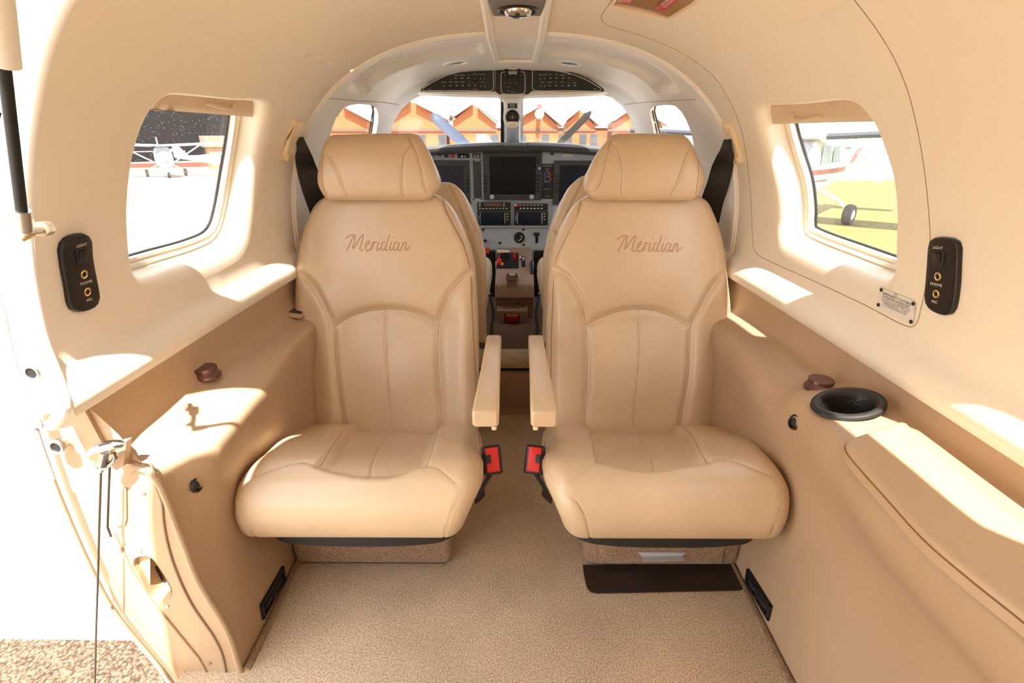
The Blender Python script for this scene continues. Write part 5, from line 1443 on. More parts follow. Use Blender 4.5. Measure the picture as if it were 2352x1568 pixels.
# climate panel
cl = root('climate_panel', 'black climate control panel with red and blue arc right of the central display', 'control panel', P(1257, 415))
prect(1243, 376, 1273, 456, .001, 'plate', M_BLACKM, cl, .008)
p = P(1257, 402, YP - .0085)
for nm, a0, a1, mt in (('cool_arc', .55, 1.0, mat('blue print', (30, 110, 220), .5)), ('heat_arc', .0, .45, mat('red print', (220, 60, 60), .5))):
    m = MB(); A_ = [p + Vector((.0125 * math.cos(math.pi * (-.1 + 1.2 * t)), -.0015, .0125 * math.sin(math.pi * (-.1 + 1.2 * t)))) for t in np.linspace(a0, a1, 12)]
    m.tube(A_, .003, 6, flat=.0006, up=Vector((0, 1, 0))); m.build(nm, mt, cl)
m = MB(); m.lathe(p, (0, -1, 0), [(.007, 0), (.006, .008), (0, .009)], 16); m.build('knob', M_PANELD, cl)
prect(1250, 409.5, 1252.5, 413.5, .009, 'cool_mark', mat('blue mark', (30, 110, 220), .5), cl, .001); prect(1263, 409.5, 1266, 413.5, .009, 'heat_mark', mat('red mark', (220, 60, 60), .5), cl, .001)
for t, y in (('CABIN COMFORT', 381), ('HI  LO', 387), ('TEMP', 392.5), ('CTL  MAN', 406), ('CABIN AIR', 417), ('BLOWER  AC', 434), ('PULL ON', 451)): ptext(1257, y, t, .0048, .0095, M_TXT, cl, 1.1)
for x, y in ((1253, 426), (1262, 426), (1257, 442)): p = P(x, y, YP - .008); m = MB(); m.lathe(p, (0, -1, 0), [(.0045, 0), (.004, .008), (0, .009)], 12); m.build('toggle', M_BLACK, cl)
# radio stack
def radio(x0, y0, x1, y1, label, body):
    r = root('radio_unit', label, 'radio', (P(x0, y0) + P(x1, y1)) / 2, 'radio stack units')
    prect(x0, y0, x1, y1, .001, 'faceplate', M_BLACK, r, .010); body(r); return r
prect(1086, 461, 1270, 521, .0, 'radio_bay', mat('bluish grey bay', (150, 162, 172), .5), ip, .0008) 
def r1(r):
    prect(1112, 466.5, 1151, 474.5, .011, 'readout', mat('brown lcd', (96, 74, 62), .3), r, .001)
    for k in range(9): prect(1100 + k * 7.7, 478, 1104.5 + k * 7.7, 479.8, .011, 'key', M_TXT, r, .001)
    for k in range(3): prect(1100, 466 + k * 3.6, 1104, 467.6 + k * 3.6, .011, 'key', M_TXT, r, .001)
    for k in range(3): prect(1156, 466 + k * 3.6, 1159, 467.6 + k * 3.6, .011, 'key', M_TXT, r, .001)
def r2(r):
    for k in range(7): prect(1194 + k * 8, 470, 1198 + k * 8, 471.8, .011, 'key', M_TXT, r, .001)
    for k in range(7): prect(1194 + k * 8, 477.5, 1198.5 + k * 8, 479.8, .011, 'key', M_TXT, r, .001)
    for x, c in ((1184, M_TXT), (1190.5, M_RED)):
        p = P(x, 471, YP - .011); m = MB(); m.lathe(p, (0, -1, 0), [(.0055, 0), (.005, .006), (0, .007)], 14); m.build('knob', c, r)
def r3(x0):
    def f(r):
        prect(x0 + 9, 489, x0 + 62, 514.5, .011, 'screen', M_SCREENB, r, .001)
        prect(x0 + 2, 495, x0 + 5, 507, .011, 'side_key', mat('blue key', (40, 110, 170), .4), r, .001)
        prect(x0 + 6.5, 488, x0 + 8, 514, .011, 'edge_strip', M_GREYP, r, .001); prect(x0 + 63, 488, x0 + 64.5, 514, .011, 'edge_strip', M_GREYP, r, .001)
        for y in (490, 496, 503): prect(x0 + 68, y, x0 + 71, y + 2, .011, 'key', M_CREAMP, r, .001)
        p = P(x0 + 70, 510, YP - .011); m = MB(); m.lathe(p, (0, -1, 0), [(.006, 0), (.0055, .010), (0, .011)], 14); m.build('knob', M_BLACK, r)
    return f
radio(1096, 464, 1173, 482.5, 'transponder radio with brown readout, upper left of the stack', r1)
radio(1096, 484.5, 1173, 516.5, 'navigation radio with dark screen, lower left of the stack', r3(1096))
radio(1181, 467, 1258, 482.5, 'audio panel with red and white knobs, upper right of the stack', r2)
radio(1181, 484.5, 1258, 516.5, 'navigation radio with dark screen, lower right of the stack', r3(1181))
prect(1086, 518, 1270, 520, .001, 'stack_shelf', M_GREYP, ip, .02)
# lower panel
p = P(1193, 545); gg = root('pressure_gauge', 'round black gauge with white needle low on the instrument panel', 'gauge', p)
m = MB(); m.lathe(p, (0, -1, 0), [(.0255, 0), (.0255, .006), (.023, .008), (.021, .005)], 32); m.build('gauge_rim', M_BLACK, gg)
m = MB(); m.lathe(p + Vector((0, -.005, 0)), (0, -1, 0), [(.0212, 0), (0, 0)], 32); m.build('dial', M_BLACKM, gg)
m = MB(); m.tube([p + Vector((.002, -.0062, -.012)), p + Vector((.010, -.0062, -.004)), p + Vector((.010, -.0062, .008))], .0016, 6); m.build('needle', M_TXT, gg)
m = MB(); m.tube([p + Vector((-.006, -.0062, -.014)), p + Vector((.003, -.0062, -.012))], .0014, 6); m.tube([p + Vector((.005, -.0062, .010)), p + Vector((.011, -.0062, .009))], .0014, 6); m.build('dial_marks', M_TXT, gg)
gl_ = root('gear_selector', 'black landing gear lever in a slot at the right of the lower panel', 'lever', P(1233, 545))
prect(1230, 536, 1236, 558, .001, 'slot', M_BLACK, gl_, .001); prect(1226, 533, 1239, 540, .002, 'lever_knob', M_BLACK, gl_, .02, .004)
ptext(1221, 546, 'T/O', .004, .001); ptext(1221, 552, 'DN', .004, .001); ptext(1221, 558, 'LDG', .004, .001); ptext(1114, 537, 'PARK', .0045, .001); ptext(1120, 566, 'PULL BRAKE', .0045, .001)
for x, y in ((1148, 558), (1203, 562), (1177, 573), (1209, 573), (1202, 527), (1110, 527)): p = P(x, y); m = MB(); m.lathe(p, (0, -1, 0), [(.006, 0), (.005, .006), (0, .007)], 14); m.build('stud', M_BLACK, ip)
p = P(1115, 553); m = MB(); m.tube([p, p + Vector((0, -.03, .006))], .007, 10); m.build('brake_toggle', M_BLACK, ip)
rk = root('red_pull_knob', 'round red pull knob at the left edge of the lower panel', 'knob', P(1119, 576, 2.44)); p = P(1119, 576, 2.44)
m = MB(); m.lathe(p, (0, -1, 0), [(.006, -.06), (.006, 0), (.0125, .001), (.0135, .006), (.011, .012), (0, .013)], 24); m.build('knob', M_RED, rk)
m = MB(); put_text(m, 'PULL', .007, p + Vector((0, -.0135, 0)), (1, 0, 0), (0, 0, 1)); m.build('lettering', M_TXT, rk, False)
# black sheets standing in for the shade of the open foot wells
for sx, lab in ((-1, 'left'), (1, 'right')): m = MB(); m.rbox((sx * .30, 2.44, .29), (.42, .02, .225), 0); o = m.build('wall_footwell_shade_' + lab, M_BLACK); tag(o, kind='structure')

# pedestal
pd = root('throttle_pedestal', 'tan centre pedestal with throttle lever quadrant between the pilot seats', 'pedestal', (0, 2.2, .18))
def pq_(u, v, Y): return on_y(u, v, Y)
# side profile (y,z): top slope, lip, lower face
prof = [(2.50, .405), (2.30, .372), (2.16, .345), (2.115, .325), (2.09, .275), (2.10, .268), (2.13, .265), (2.13, .18), (2.50, .18)]
W0 = .082
rows = []
for x in (-W0, W0): rows.append([Vector((x, y, z)) for y, z in prof])
m = MB(); n = len(prof); m.V = rows[0] + rows[1]
m.F = [(i, i + 1, i + 1 + n, i + n) for i in range(n - 1)] + [tuple(range(n))[::-1], tuple(range(n, 2 * n))]
ob = m.build('pedestal_body', M_PEDE, pd, False); bv = ob.modifiers.new('b', 'BEVEL'); bv.width = .006; bv.segments = 3
def topz(y): return interp([2.115, 2.16, 2.30, 2.50], [.325, .345, .372, .405], y)
def on_top(u, v):
    lo, hi = 2.11, 2.50
    for _ in range(30):
        md = (lo + hi) / 2; q = on_y(u, v, md)
        if q.z > topz(md): lo = md
        else: hi = md
    return on_y(u, v, (lo + hi) / 2)
# (rays meet the sloping top)
def toppad(x0, y0, x1, y1, h, name, mt, parent=pd):
    c = [on_y(x0, y0, 2.30), on_y(x1, y1, 2.30)]
    a = find_top(x0, y0); b = find_top(x1, y1); q = [Vector((a.x, a.y, topz(a.y))), Vector((b.x, a.y, topz(a.y))), Vector((b.x, b.y, topz(b.y))), Vector((a.x, b.y, topz(b.y)))]
    m = MB(); m.prism([p + Vector((0, 0, -.002)) for p in q], (0, -.1 * h, h + .002)); return m.build(name, mt, parent, False)
def find_top(u, v):
    best = None
    for Y in np.linspace(2.10, 2.50, 81):
        q = on_y(u, v, Y); d = abs(q.z - topz(Y))
        if best is None or d < best[0]: best = (d, q)
    return best[1]
toppad(1142, 582, 1191, 616, .004, 'quadrant_plate', M_BLACK)
toppad(1143, 587, 1151, 610, .012, 'red_guard', M_RED); toppad(1178, 586, 1186, 600, .014, 'condition_lever', M_DKRED); toppad(1151, 606, 1156, 611, .006, 'yellow_tag', mat('yellow print', (206, 170, 30), .5))
toppad(1198, 592, 1206, 613, .008, 'trim_indicator', M_BLACK); toppad(1200, 595, 1204, 602, .010, 'trim_scale', M_GREYP)
p = find_top(1146, 599); m = MB(); m.lathe(Vector((p.x, p.y, topz(p.y) + .012)), (0, -.2, 1), [(.006, 0), (.007, .012), (0, .014)], 14); m.build('switch_cap', M_STEEL, pd)
p = find_top(1197, 597); m = MB(); m.lathe(Vector((p.x, p.y, topz(p.y))), (-.3, -.3, 1), [(.004, 0), (.006, .014), (0, .017)], 14); m.build('switch_cap', M_METAL, pd)
a, b = on_y(1142, 578, 2.34), on_y(1170, 578, 2.34); m = MB(); m.tube([a, b], .0105, 16); m.build('power_lever_grip', M_METAL, pd)
m = MB(); m.rbox(((a.x + b.x) / 2, a.y + .004, a.z - .018), (abs(b.x - a.x), .012, .024), .003); m.build('power_lever', M_BLACKM, pd)
p = on_y(1213, 612, 2.26); m = MB(); m.lathe(Vector((.0725, 2.26, .315)), (1, 0, 0), [(.075, -.004), (.080, 0), (.080, .004), (.075, .008)], 48, cap=True); m.build('trim_wheel', M_RUBBER, pd)
# centre nose with placard
nz = [on_y(*p, 2.11) for p in [(1166, 637), (1187, 637), (1190, 680), (1160, 680)]]
m = MB(); m.prism(nz, (0, .06, .01)); ob = m.build('pedestal_nose', M_PEDE, pd, False)
m = MB(); m.prism([p + Vector((0, -.03, .001)) for p in [on_y(*p, 2.13) for p in [(1163, 626), (1189, 626), (1190, 639), (1162, 639)]]], (0, .05, 0)); m.build('switch_block', M_PEDE, pd, False)
a_ = [on_y(*p, 2.095) for p in [(1167, 626.5), (1186, 626.5), (1186, 634), (1167, 634)]]; m = MB(); m.prism(a_, (0, -.003, 0)); m.build('flap_indicator', M_BLACK, pd, False)
a_ = [on_y(*p, 2.09) for p in [(1169, 627), (1184, 627), (1184, 633), (1169, 633)]]; m = MB(); m.prism(a_, (0, -.001, 0)); m.build('indicator_label', M_WHITEP, pd, False)
for x, y in ((1146, 661), (1207, 662)): p = on_y(x, y, 2.088); m = MB(); m.lathe(p, (0, -1, .2), [(.003, 0), (0, .0025)], 12); m.build('screw', M_METAL, pd)
p = on_y(1188, 700, 2.13); m = MB(); m.lathe(p, (0, -1, 0), [(.0135, 0), (.0135, .006), (.011, .010), (.007, .007), (.006, .004), (0, .004)], 24); m.build('vent_knob', M_METAL, pd)
# low fire extinguisher bracket / box with red lever
lb = root('emergency_gear_box', 'low brown floor box with a red lever cover in front of the pedestal', 'floor box', (0, 2.05, .18))
a, b = on_y(1140, 712, 2.06), on_y(1212, 762, 2.06)
m = MB(); m.rbox(((a.x + b.x) / 2, 2.095, (a.z + b.z) / 2), (b.x - a.x, .07, a.z - b.z), .008); m.build('box', M_PEDE, lb)
a, b = on_y(1159, 720, 2.055), on_y(1193, 756, 2.055); m = MB(); m.rbox(((a.x + b.x) / 2, 2.056, (a.z + b.z) / 2), (b.x - a.x, .006, a.z - b.z), .001); m.build('recess', M_BLACK, lb)
a, b = on_y(1161, 721, 2.05), on_y(1191, 738, 2.05); m = MB(); m.rbox(((a.x + b.x) / 2, 2.045, (a.z + b.z) / 2), (b.x - a.x, .02, a.z - b.z), .003); lv = m.build('lever_cover', M_DKRED, lb)
m = MB(); put_text(m, 'PULL DOWN', .0075, on_y(1176, 726, 2.034), (1, 0, 0), (0, 0, 1)); m.build('lettering', M_TXT, lv, False)

# ------------------------------------------------------------------ overhead switch panels
YO = 2.10
O_ = lambda u, v, Y=YO: on_y(u, v, Y)
def opan(px, name, mt, parent, th, y=YO, n=None):
    Pp = [O_(a, b, y) for a, b in px]
    if n: Pp = [Vector(p) for p in catmull(Pp, n, True)]
    m = MB(); m.prism(Pp, (0, th, 0)); return m.build(name, mt, parent, False)
def oline(px, name, mt, parent, r=.0011, y=YO - .0015, closed=True, n=80):
    m = MB(); m.tube(catmull([O_(a, b, y) for a, b in px], n, closed), r, 6, closed=closed); return m.build(name, mt, parent)
fas = root('overhead_panel_housing', 'cream moulded housing carrying the overhead switch panels', 'panel housing', (0, 2.13, 1.09))
hs = [(955, 212), (963, 205), (985, 190), (1020, 172), (1070, 158), (1120, 151), (1140, 150), (1212, 150), (1250, 153), (1300, 162), (1350, 180), (1380, 198), (1398, 212), (1300, 217), (1214, 219), (1205, 221), (1148, 221), (1138, 218), (1040, 216)]
m = MB(); A_ = [O_(a, b, YO + .004) for a, b in hs]; m.prism(A_, (0, .09, -.004)); m.build('housing_shell', M_HEAD, fas, False)
def oswitch(x, y, parent, w=4.4, h=6.6, guard=False, vert=False):
    p = O_(x, y, YO - .002); k = 1.87 / FPX
    m = MB(); m.rbox(p, (w * k * 1.25, .006, h * k * 1.15), .001); m.build('rocker_switch', M_BLACKM, parent)
    m = MB(); q = p + Vector((0, -.0036, .002))
    m.rbox(q, ((1.1 if vert else 4.2) * k, .001, (3.6 if vert else 1.5) * k), 0); m.build('switch_legend', M_GRN, parent)
    if guard: m = MB(); m.rbox(p + Vector((0, -.006, -.001)), (12 * k, .010, 16 * k), .0015); m.build('clear_guard', M_GUARD, parent)
M_GRN = mat('pale green legend', (150, 214, 170), .5)
M_GUARD = glass('clear guard', (.82, .78, .74), .25, .12)
so = root('overhead_switch_panel', 'left black overhead panel with rocker switches, tapering to the left', 'switch panel', O_(1050, 190), 'overhead switch panels')
LP_ = [(966, 206), (970, 202), (990, 188), (1010, 178), (1040, 167), (1070, 160), (1100, 157), (1134, 155), (1136, 158), (1137, 208), (1134, 210), (1060, 210), (975, 210), (968, 209)]
opan(LP_, 'panel_plate', M_BLACK, so, .006)
oline([(971, 205), (985, 194), (1006, 182), (1036, 170), (1070, 163), (1100, 160), (1128, 158.5), (1132, 161), (1133, 180), (1133, 204), (1130, 207.5), (1060, 208), (980, 208), (972, 208)], 'panel_outline', M_TXT, so)
for k, x in enumerate((1047, 1061.5, 1076)): oswitch(x, 181, so)
oswitch(1091, 182, so, guard=True)
for x in (1104, 1113): oswitch(x, 182, so, 3.4, 7.2, vert=True)
oswitch(1020, 199, so, guard=True)
for x in (1034.5, 1049, 1063, 1077.5, 1092): oswitch(x, 198, so)
for x in (1105, 1114): oswitch(x, 199.5, so, 3.4, 6.6, vert=True)
def otext(x, y, t, parent, size=.0034, sx=1.1):
    m = MB(); put_text(m, t, size, O_(x, y, YO - .0012), (1, 0, 0), (0, 0, 1), sx=sx); m.build('lettering', M_TXT, parent, False)
for x, y, t in ((1047, 172.6, 'BATTERY'), (1061.5, 172.6, 'GENERATOR'), (1076, 172.6, 'ALT'), (1091, 170.5, 'FUEL PUMP'), (1108, 171, 'FUEL PUMPS'), (1020, 188.6, 'IGNITION'), (1034.5, 188.6, 'STARTER'), (1049, 188.6, 'AVIONICS'), (1063, 188.6, 'EMERG'), (1077.5, 190, 'SET'), (1092, 190.5, 'DEFOG'), (1109, 188.5, 'DEICE'), (987, 204.5, 'PIPER' if False else 'PANEL'), (1092, 205.4, 'SURF DEICE')): otext(x, y, t, so)
so2 = root('overhead_switch_panel', 'right black overhead panel with rocker switches, tapering to the right', 'switch panel', O_(1300, 190), 'overhead switch panels')
RP_ = [(1221, 155), (1255, 157), (1290, 161), (1320, 168), (1350, 180), (1372, 193), (1386, 204), (1388, 208), (1384, 210), (1300, 210), (1223, 209), (1220, 207), (1220, 158)]
opan(RP_, 'panel_plate', M_BLACK, so2, .006)
oline([(1226, 158.5), (1256, 160.5), (1288, 164.5), (1318, 171.5), (1346, 183), (1368, 195.5), (1381, 205.5), (1378, 208), (1300, 208), (1230, 207.5), (1224, 205), (1223, 180), (1223.5, 161)], 'panel_outline', M_TXT, so2)
for x in (1241.5, 1251): oswitch(x, 182, so2, 3.4, 6.6, vert=True); oswitch(x, 199, so2, 3.4, 6.6, vert=True)
for x in (1264, 1278, 1292.5, 1307): oswitch(x, 181, so2)
for x in (1263, 1277, 1291.5, 1306, 1320): oswitch(x, 198, so2)
for x, y, t in ((1247, 171.5, 'WINDSHIELD HEAT'), (1264, 171, 'PITOT'), (1278, 171, 'STALL'), (1293, 172.6, 'STALL HEAT'), (1307, 171, 'WING'), (1246, 189, 'LIGHTS'), (1263, 189, 'LANDING'), (1277, 189, 'NAV'), (1291, 189, 'STROBE'), (1306, 189.5, 'ICE'), (1320, 190, 'CABIN'), (1367, 204.5, 'PANEL')): otext(x, y, t, so2)
sc_ = root('overhead_switch_panel', 'central black overhead panel with four rockers between the two tapered panels', 'switch panel', O_(1178, 190), 'overhead switch panels')
opan([(1147, 157), (1212, 157), (1214, 216), (1145, 216)], 'panel_plate', M_BLACK, sc_, .004, YO - .006)
for sx in (-1, 1):
    xx0 = 1147 if sx < 0 else 1212
    m = MB(); q = [O_(xx0, 157, YO - .006), O_(xx0, 216, YO - .006), O_(xx0 + sx * 9, 210, YO - .001), O_(xx0 + sx * 9, 154, YO - .001)]; m.prism(q, (0, .004, 0)); m.build('side_cheek', M_BLACKM, sc_, False)
oline([(1154, 166), (1204, 166), (1205, 168), (1205, 212), (1203, 214.5), (1154, 214.5), (1152, 212), (1152, 168)], 'panel_outline', M_TXT, sc_, y=YO - .0075)
for x in (1160, 1172, 1184, 1196):
    p = O_(x, 182, YO - .010); m = MB(); m.rbox(p, (.0125, .008, .022), .002); m.build('rocker_switch', M_BLACKM, sc_)
    m = MB(); put_text(m, 'OFF', .0034, O_(x, 173, YO - .0075), (1, 0, 0), (0, 0, 1)); put_text(m, 'ON', .0034, O_(x, 191, YO - .0075), (1, 0, 0), (0, 0, 1)); m.build('lettering', M_TXT, sc_, False)
p = O_(1178, 203, YO - .010); m = MB(); m.rbox(p, (.014, .007, .017), .002); m.build('rocker_switch', M_BLACKM, sc_)
m = MB(); put_text(m, 'DAY', .0034, O_(1168, 200, YO - .0075), (1, 0, 0), (0, 0, 1)); put_text(m, 'NIGHT', .0034, O_(1168, 209, YO - .0075), (1, 0, 0), (0, 0, 1)); put_text(m, 'OXYGEN', .0036, O_(1178, 212.5, YO - .0075), (1, 0, 0), (0, 0, 1)); m.build('lettering', M_TXT, sc_, False)
m = MB(); p = O_(1178, 168, YO - .008); m.rbox(p, (.030, .003, .005), .001); m.build('label_strip', M_CREAMP, sc_)
for x in (1163, 1192):
    p = O_(x, 157, YO - .012); m = MB(); m.tube([p, p + Vector((0, -.016, .004))], .0088, 14); m.tube([p + Vector((0, -.006, -.004)), p + Vector((0, -.008, -.018))], .006, 12); m.build('map_light', M_BLACKM, sc_)
# round speaker-like air vents in the cockpit lining
for (x0, x1, y, s_) in ((1018, 1078, 143.5, 1), (1278, 1338, 144.5, -1)):
    uv = p2s_line(SF, [(x0, y), ((x0 + x1) / 2, y), (x1, y)], (1.9, -.1 * s_))
    c = SF(*uv[1]); n = -surf_normal(SF, *uv[1], outward)
    r = root('ceiling_air_vent', 'round white air vent in the cockpit ceiling, %s of centre' % ('left' if s_ > 0 else 'right'), 'air vent', c)
    m = MB(); m.lathe(c, n, [(.045, -.002), (.044, .003), (.036, .005), (.034, .002), (.030, .0035), (.027, .001)], 40); m.build('vent_ring', M_WHITEP, r)
    m = MB(); m.lathe(c, n, [(.028, .0005), (.012, .0025), (0, .003)], 32); m.build('vent_core', mat('blue tinted vent', (70, 120, 160), .3), r)
# compass on the centre post
PO = 2.42
cp = root('compass_housing', 'cream centre post housing with round black compass and small placard', 'compass', on_y(1177, 270, PO))
ol = [(1158, 219), (1194, 219), (1194, 250), (1195, 275), (1193, 284), (1185, 292), (1168, 292), (1159, 284), (1156, 275), (1157, 250)]
m = MB(); m.prism(catmull([on_y(a, b, PO) for a, b in ol], 50, True), (0, .05, 0)); m.build('housing', M_HEAD, cp, angle=50)
c = on_y(1177, 269, PO); m = MB(); m.lathe(c, (0, -1, 0), [(.0295, 0), (.0295, .004), (.027, .006), (.026, .002)], 40); m.build('compass_ring', M_PANELD, cp)
m = MB(); m.lathe(c, (0, -1, 0), [(.0262, .002), (.020, .004), (0, .006)], 32); m.build('compass_glass', mat('compass glass', (34, 30, 28), .1), cp)
m = MB(); m.tube([c + Vector((-.012, -.007, .0)), c + Vector((.012, -.007, 0))], .0008, 6); m.tube([c + Vector((0, -.007, -.006)), c + Vector((0, -.007, .01))], .0008, 6); m.build('compass_lines', mat('gold print', (170, 150, 90), .5), cp)
m = MB(); q = on_y(1177, 284, PO - .004); m.rbox(q, (.040, .008, .017), .003); m.build('compass_card_holder', M_CREAMP, cp)
m = MB(); q = on_y(1177, 243, PO - .001); m.rbox(q, (.040, .002, .020), .0005); m.build('placard', M_BLACK, cp)
m = MB()
for k, t in enumerate(('WARNING SPIN', 'PROHIBITED', 'NO ACRO', 'MANEUVERS')): put_text(m, t, .0042, q + Vector((0, -.0013, .006 - k * .0045)), (1, 0, 0), (0, 0, 1))
m.build('lettering', M_TXT, cp, False)
# windshield centre post
m = MB(); tp, bt = on_y(1176, 216, 2.40), on_y(1176, 345, 2.62)
post = []
for t in np.linspace(0, 1, 8):
    Yq = 2.42 + .20 * t; a = on_y(1163, 216 + 129 * t, Yq); b = on_y(1193, 216 + 129 * t, Yq); post.append([a, a + Vector((-.004, .03, 0)), b + Vector((.004, .03, 0)), b, b + Vector((-.004, -.004, 0)), a + Vector((.004, -.004, 0)), a])
m.grid(post); o = m.build('trim_4', M_GREYP, angle=40); tag(o, kind='structure')
m = MB()
post = []
for t in np.linspace(0, 1, 6):
    Yq = 2.425 + .20 * t; a = on_y(1150, 216 + 129 * t, Yq); b = on_y(1157.5, 216 + 129 * t, Yq); post.append([a, a + Vector((0, .02, 0)), b + Vector((0, .02, 0)), b, a])
m.grid(post); o = m.build('trim_5', M_RUBBER, smooth=False); tag(o, kind='structure')
# sun visor clips at the windshield head
for x in (1038, 1325):
    p = on_y(x, 216.5, 2.26); r = root('visor_clip', 'small dark visor clip at the windshield head, %s' % ('left of the centre post' if x < 1100 else 'right of the centre post'), 'clip', p)
    m = MB(); m.rbox(p, (.040, .010, .006), .001); m.build('clip_body', M_BLACKM, r)
    m = MB(); m.rbox(p + Vector((0, .012, .006)), (.030, .02, .004), .001); m.build('clip_foot', M_BLACKM, r)
# ------------------------------------------------------------------ outside
def zg(x, y): return -.95 - .0228 * y                                  # the aircraft sits slightly nose up
def G(u, v, lift=0.0):
    """ground point seen at a pixel"""
    r = ray(u, v); t = (-.95 - .0228 * CAM.y - CAM.z + .0228 * 0) / (r.z + .0228 * r.y); return CAM + r * t
def at_d(u, v, D): return CAM + ray(u, v) * D
M_APRON = mat('pale concrete apron', (150, 134, 118), .9, bump=(3, .1, .01), var=(.3, .06))
M_GRASS = mat('dry grass', (112, 100, 46), .95, bump=(30, .5, .05), var=(1.5, .15))
def pebble_mat():
    m = mat('aggregate paving', (190, 158, 124), .9); nt = m.node_tree; b = nt.nodes['Principled BSDF']
    tc = [n for n in nt.nodes if n.type == 'TEX_COORD'][0]
    v = nt.nodes.new('ShaderNodeTexVoronoi'); v.inputs['Scale'].default_value = 90; v.inputs['Randomness'].default_value = 1
    nt.links.new(tc.outputs['Object'], v.inputs['Vector'])
    cr = nt.nodes.new('ShaderNodeValToRGB'); e = cr.color_ramp.elements; e[0].position = .0; e[0].color = (*lin((166, 138, 110)), 1); e[1].position = 1; e[1].color = (*lin((230, 204, 174)), 1)
    s = nt.nodes.new('ShaderNodeSeparateColor'); nt.links.new(v.outputs['Color'], s.inputs[0]); nt.links.new(s.outputs[0], cr.inputs[0])
    r = nt.nodes.new('ShaderNodeMapRange'); r.inputs[1].default_value = .35; r.inputs[2].default_value = .75; r.inputs[3].default_value = 1; r.inputs[4].default_value = .35
    nt.links.new(v.outputs['Distance'], r.inputs[0])
    x = nt.nodes.new('ShaderNodeMixRGB'); x.blend_type = 'MULTIPLY'; x.inputs[0].default_value = 1; nt.links.new(cr.outputs[0], x.inputs[1]); nt.links.new(r.outputs[0], x.inputs[2]); nt.links.new(x.outputs[0], b.inputs['Base Color'])
    q = nt.nodes.new('ShaderNodeBump'); q.invert = True; q.inputs['Distance'].default_value = .01; nt.links.new(v.outputs['Distance'], q.inputs['Height']); nt.links.new(q.outputs[0], b.inputs['Normal'])
    return m
def gpoly(name, pts, mt, lift=0):
    m = MB(); m.add([(x, y, zg(x, y) + lift) for x, y in pts], [tuple(range(len(pts)))]); o = m.build(name, mt, smooth=False); tag(o, kind='structure'); return o
gpoly('ground_apron', [(-300, -60), (300, -60), (300, 500), (-300, 500)], M_APRON)
gpoly('ground_grass', [(4.2, -40), (300, -40), (300, 60), (60, 46), (9, 32), (4.2, 24)], M_GRASS, .01)
gpoly('ground_paving', [(-6, -6), (4, -6), (4, 2.2), (-6, 2.2)], pebble_mat(), .004)

# own wing seen through the door
wg = root('wing', 'white wing of this aircraft seen through the open door', 'wing', (-.75, 1.2, -.2))
te0, te1 = on_z(0, 1455, -.08), on_z(330, 1481, -.12)
rows = []
d = (te0 - te1); d.z = 0; 
for k, s in enumerate(np.linspace(-.45, 14.0, 12)):
    base = te1 + d.normalized() * s; zz = -.12 + .06 * max(s, 0); c = 1.55 * (1 - .03 * max(s, 0))
    rows.append([Vector((base.x, base.y + c * t, zz + h)) for t, h in ((0, 0), (.02, .008), (.25, .05), (.5, .085), (.75, .085), (.92, .05), (1, .0), (.92, -.05), (.5, -.07), (.0, -.004))])
m = MB(); m.grid([r + [r[0]] for r in rows]); m.build('wing_panel', M_WHITE, wg)
m = MB(); pts = [r[1] + Vector((0, .30, .045)) for r in rows[:6]]; m.tube(pts, .002, 6); m.build('flap_gap', M_SEAMW, wg)

# nose with propeller
eng = root('aircraft_nose', 'white engine cowling nose of this aircraft ahead of the windshield', 'engine cowling', (0, 4, .2))
m = MB(); rows = []
for y, rx, rz, zc in ((2.95, .52, .36, .30), (3.4, .50, .33, .33), (4.0, .42, .30, .36), (4.7, .32, .27, .40), (5.15, .22, .22, .42)):
    rows.append([Vector((rx * math.cos(a), y, zc + rz * math.sin(a))) for a in np.linspace(0, 2 * math.pi, 33)])
m.grid(rows); m.build('cowling', M_WHITE, eng)
HUB = Vector((0, 5.30, .42))
pr = root('propeller', 'four-blade grey propeller with spinner seen through the windshield', 'propeller', HUB)
m = MB(); m.lathe(HUB, (0, 1, 0), [(.17, -.14), (.165, .0), (.13, .14), (.07, .26), (0, .32)], 32); m.build('spinner', M_WHITE, pr)
M_BL1 = mat('blue grey blade', (46, 56, 74), .4)
M_BL2 = mat('dark grey blade', (48, 48, 48), .4)
tl, tr = on_y(991, 262, 5.3), on_y(1358, 256, 5.3)
for k, tip in enumerate((tl, tr, HUB * 2 - tl, HUB * 2 - tr)):
    d = tip - HUB; L = d.length; d.normalize(); side = Vector((0, 1, 0)).cross(d)
    rows = []
    for t in np.linspace(.1, 1, 18):
        w = .075 * (1 - .35 * t) * min(1, (1.0 - t) / .06 + .25) * (1 if k % 2 == 0 else .75); an = (1.15 - .75 * t) * (1 if k % 2 == 0 else 1.15)
        a = side * math.cos(an) + Vector((0, 1, 0)) * math.sin(an); c = HUB + d * (L * t)
        nrm = a.cross(d)
        rows.append([c + a * w, c + nrm * .010, c - a * w, c - nrm * .006, c + a * w])
    m = MB(); m.grid(rows); m.F.append(tuple((17 * 5 + i) for i in range(4))); m.build('blade', M_BL1 if k == 0 else M_BL2, pr)

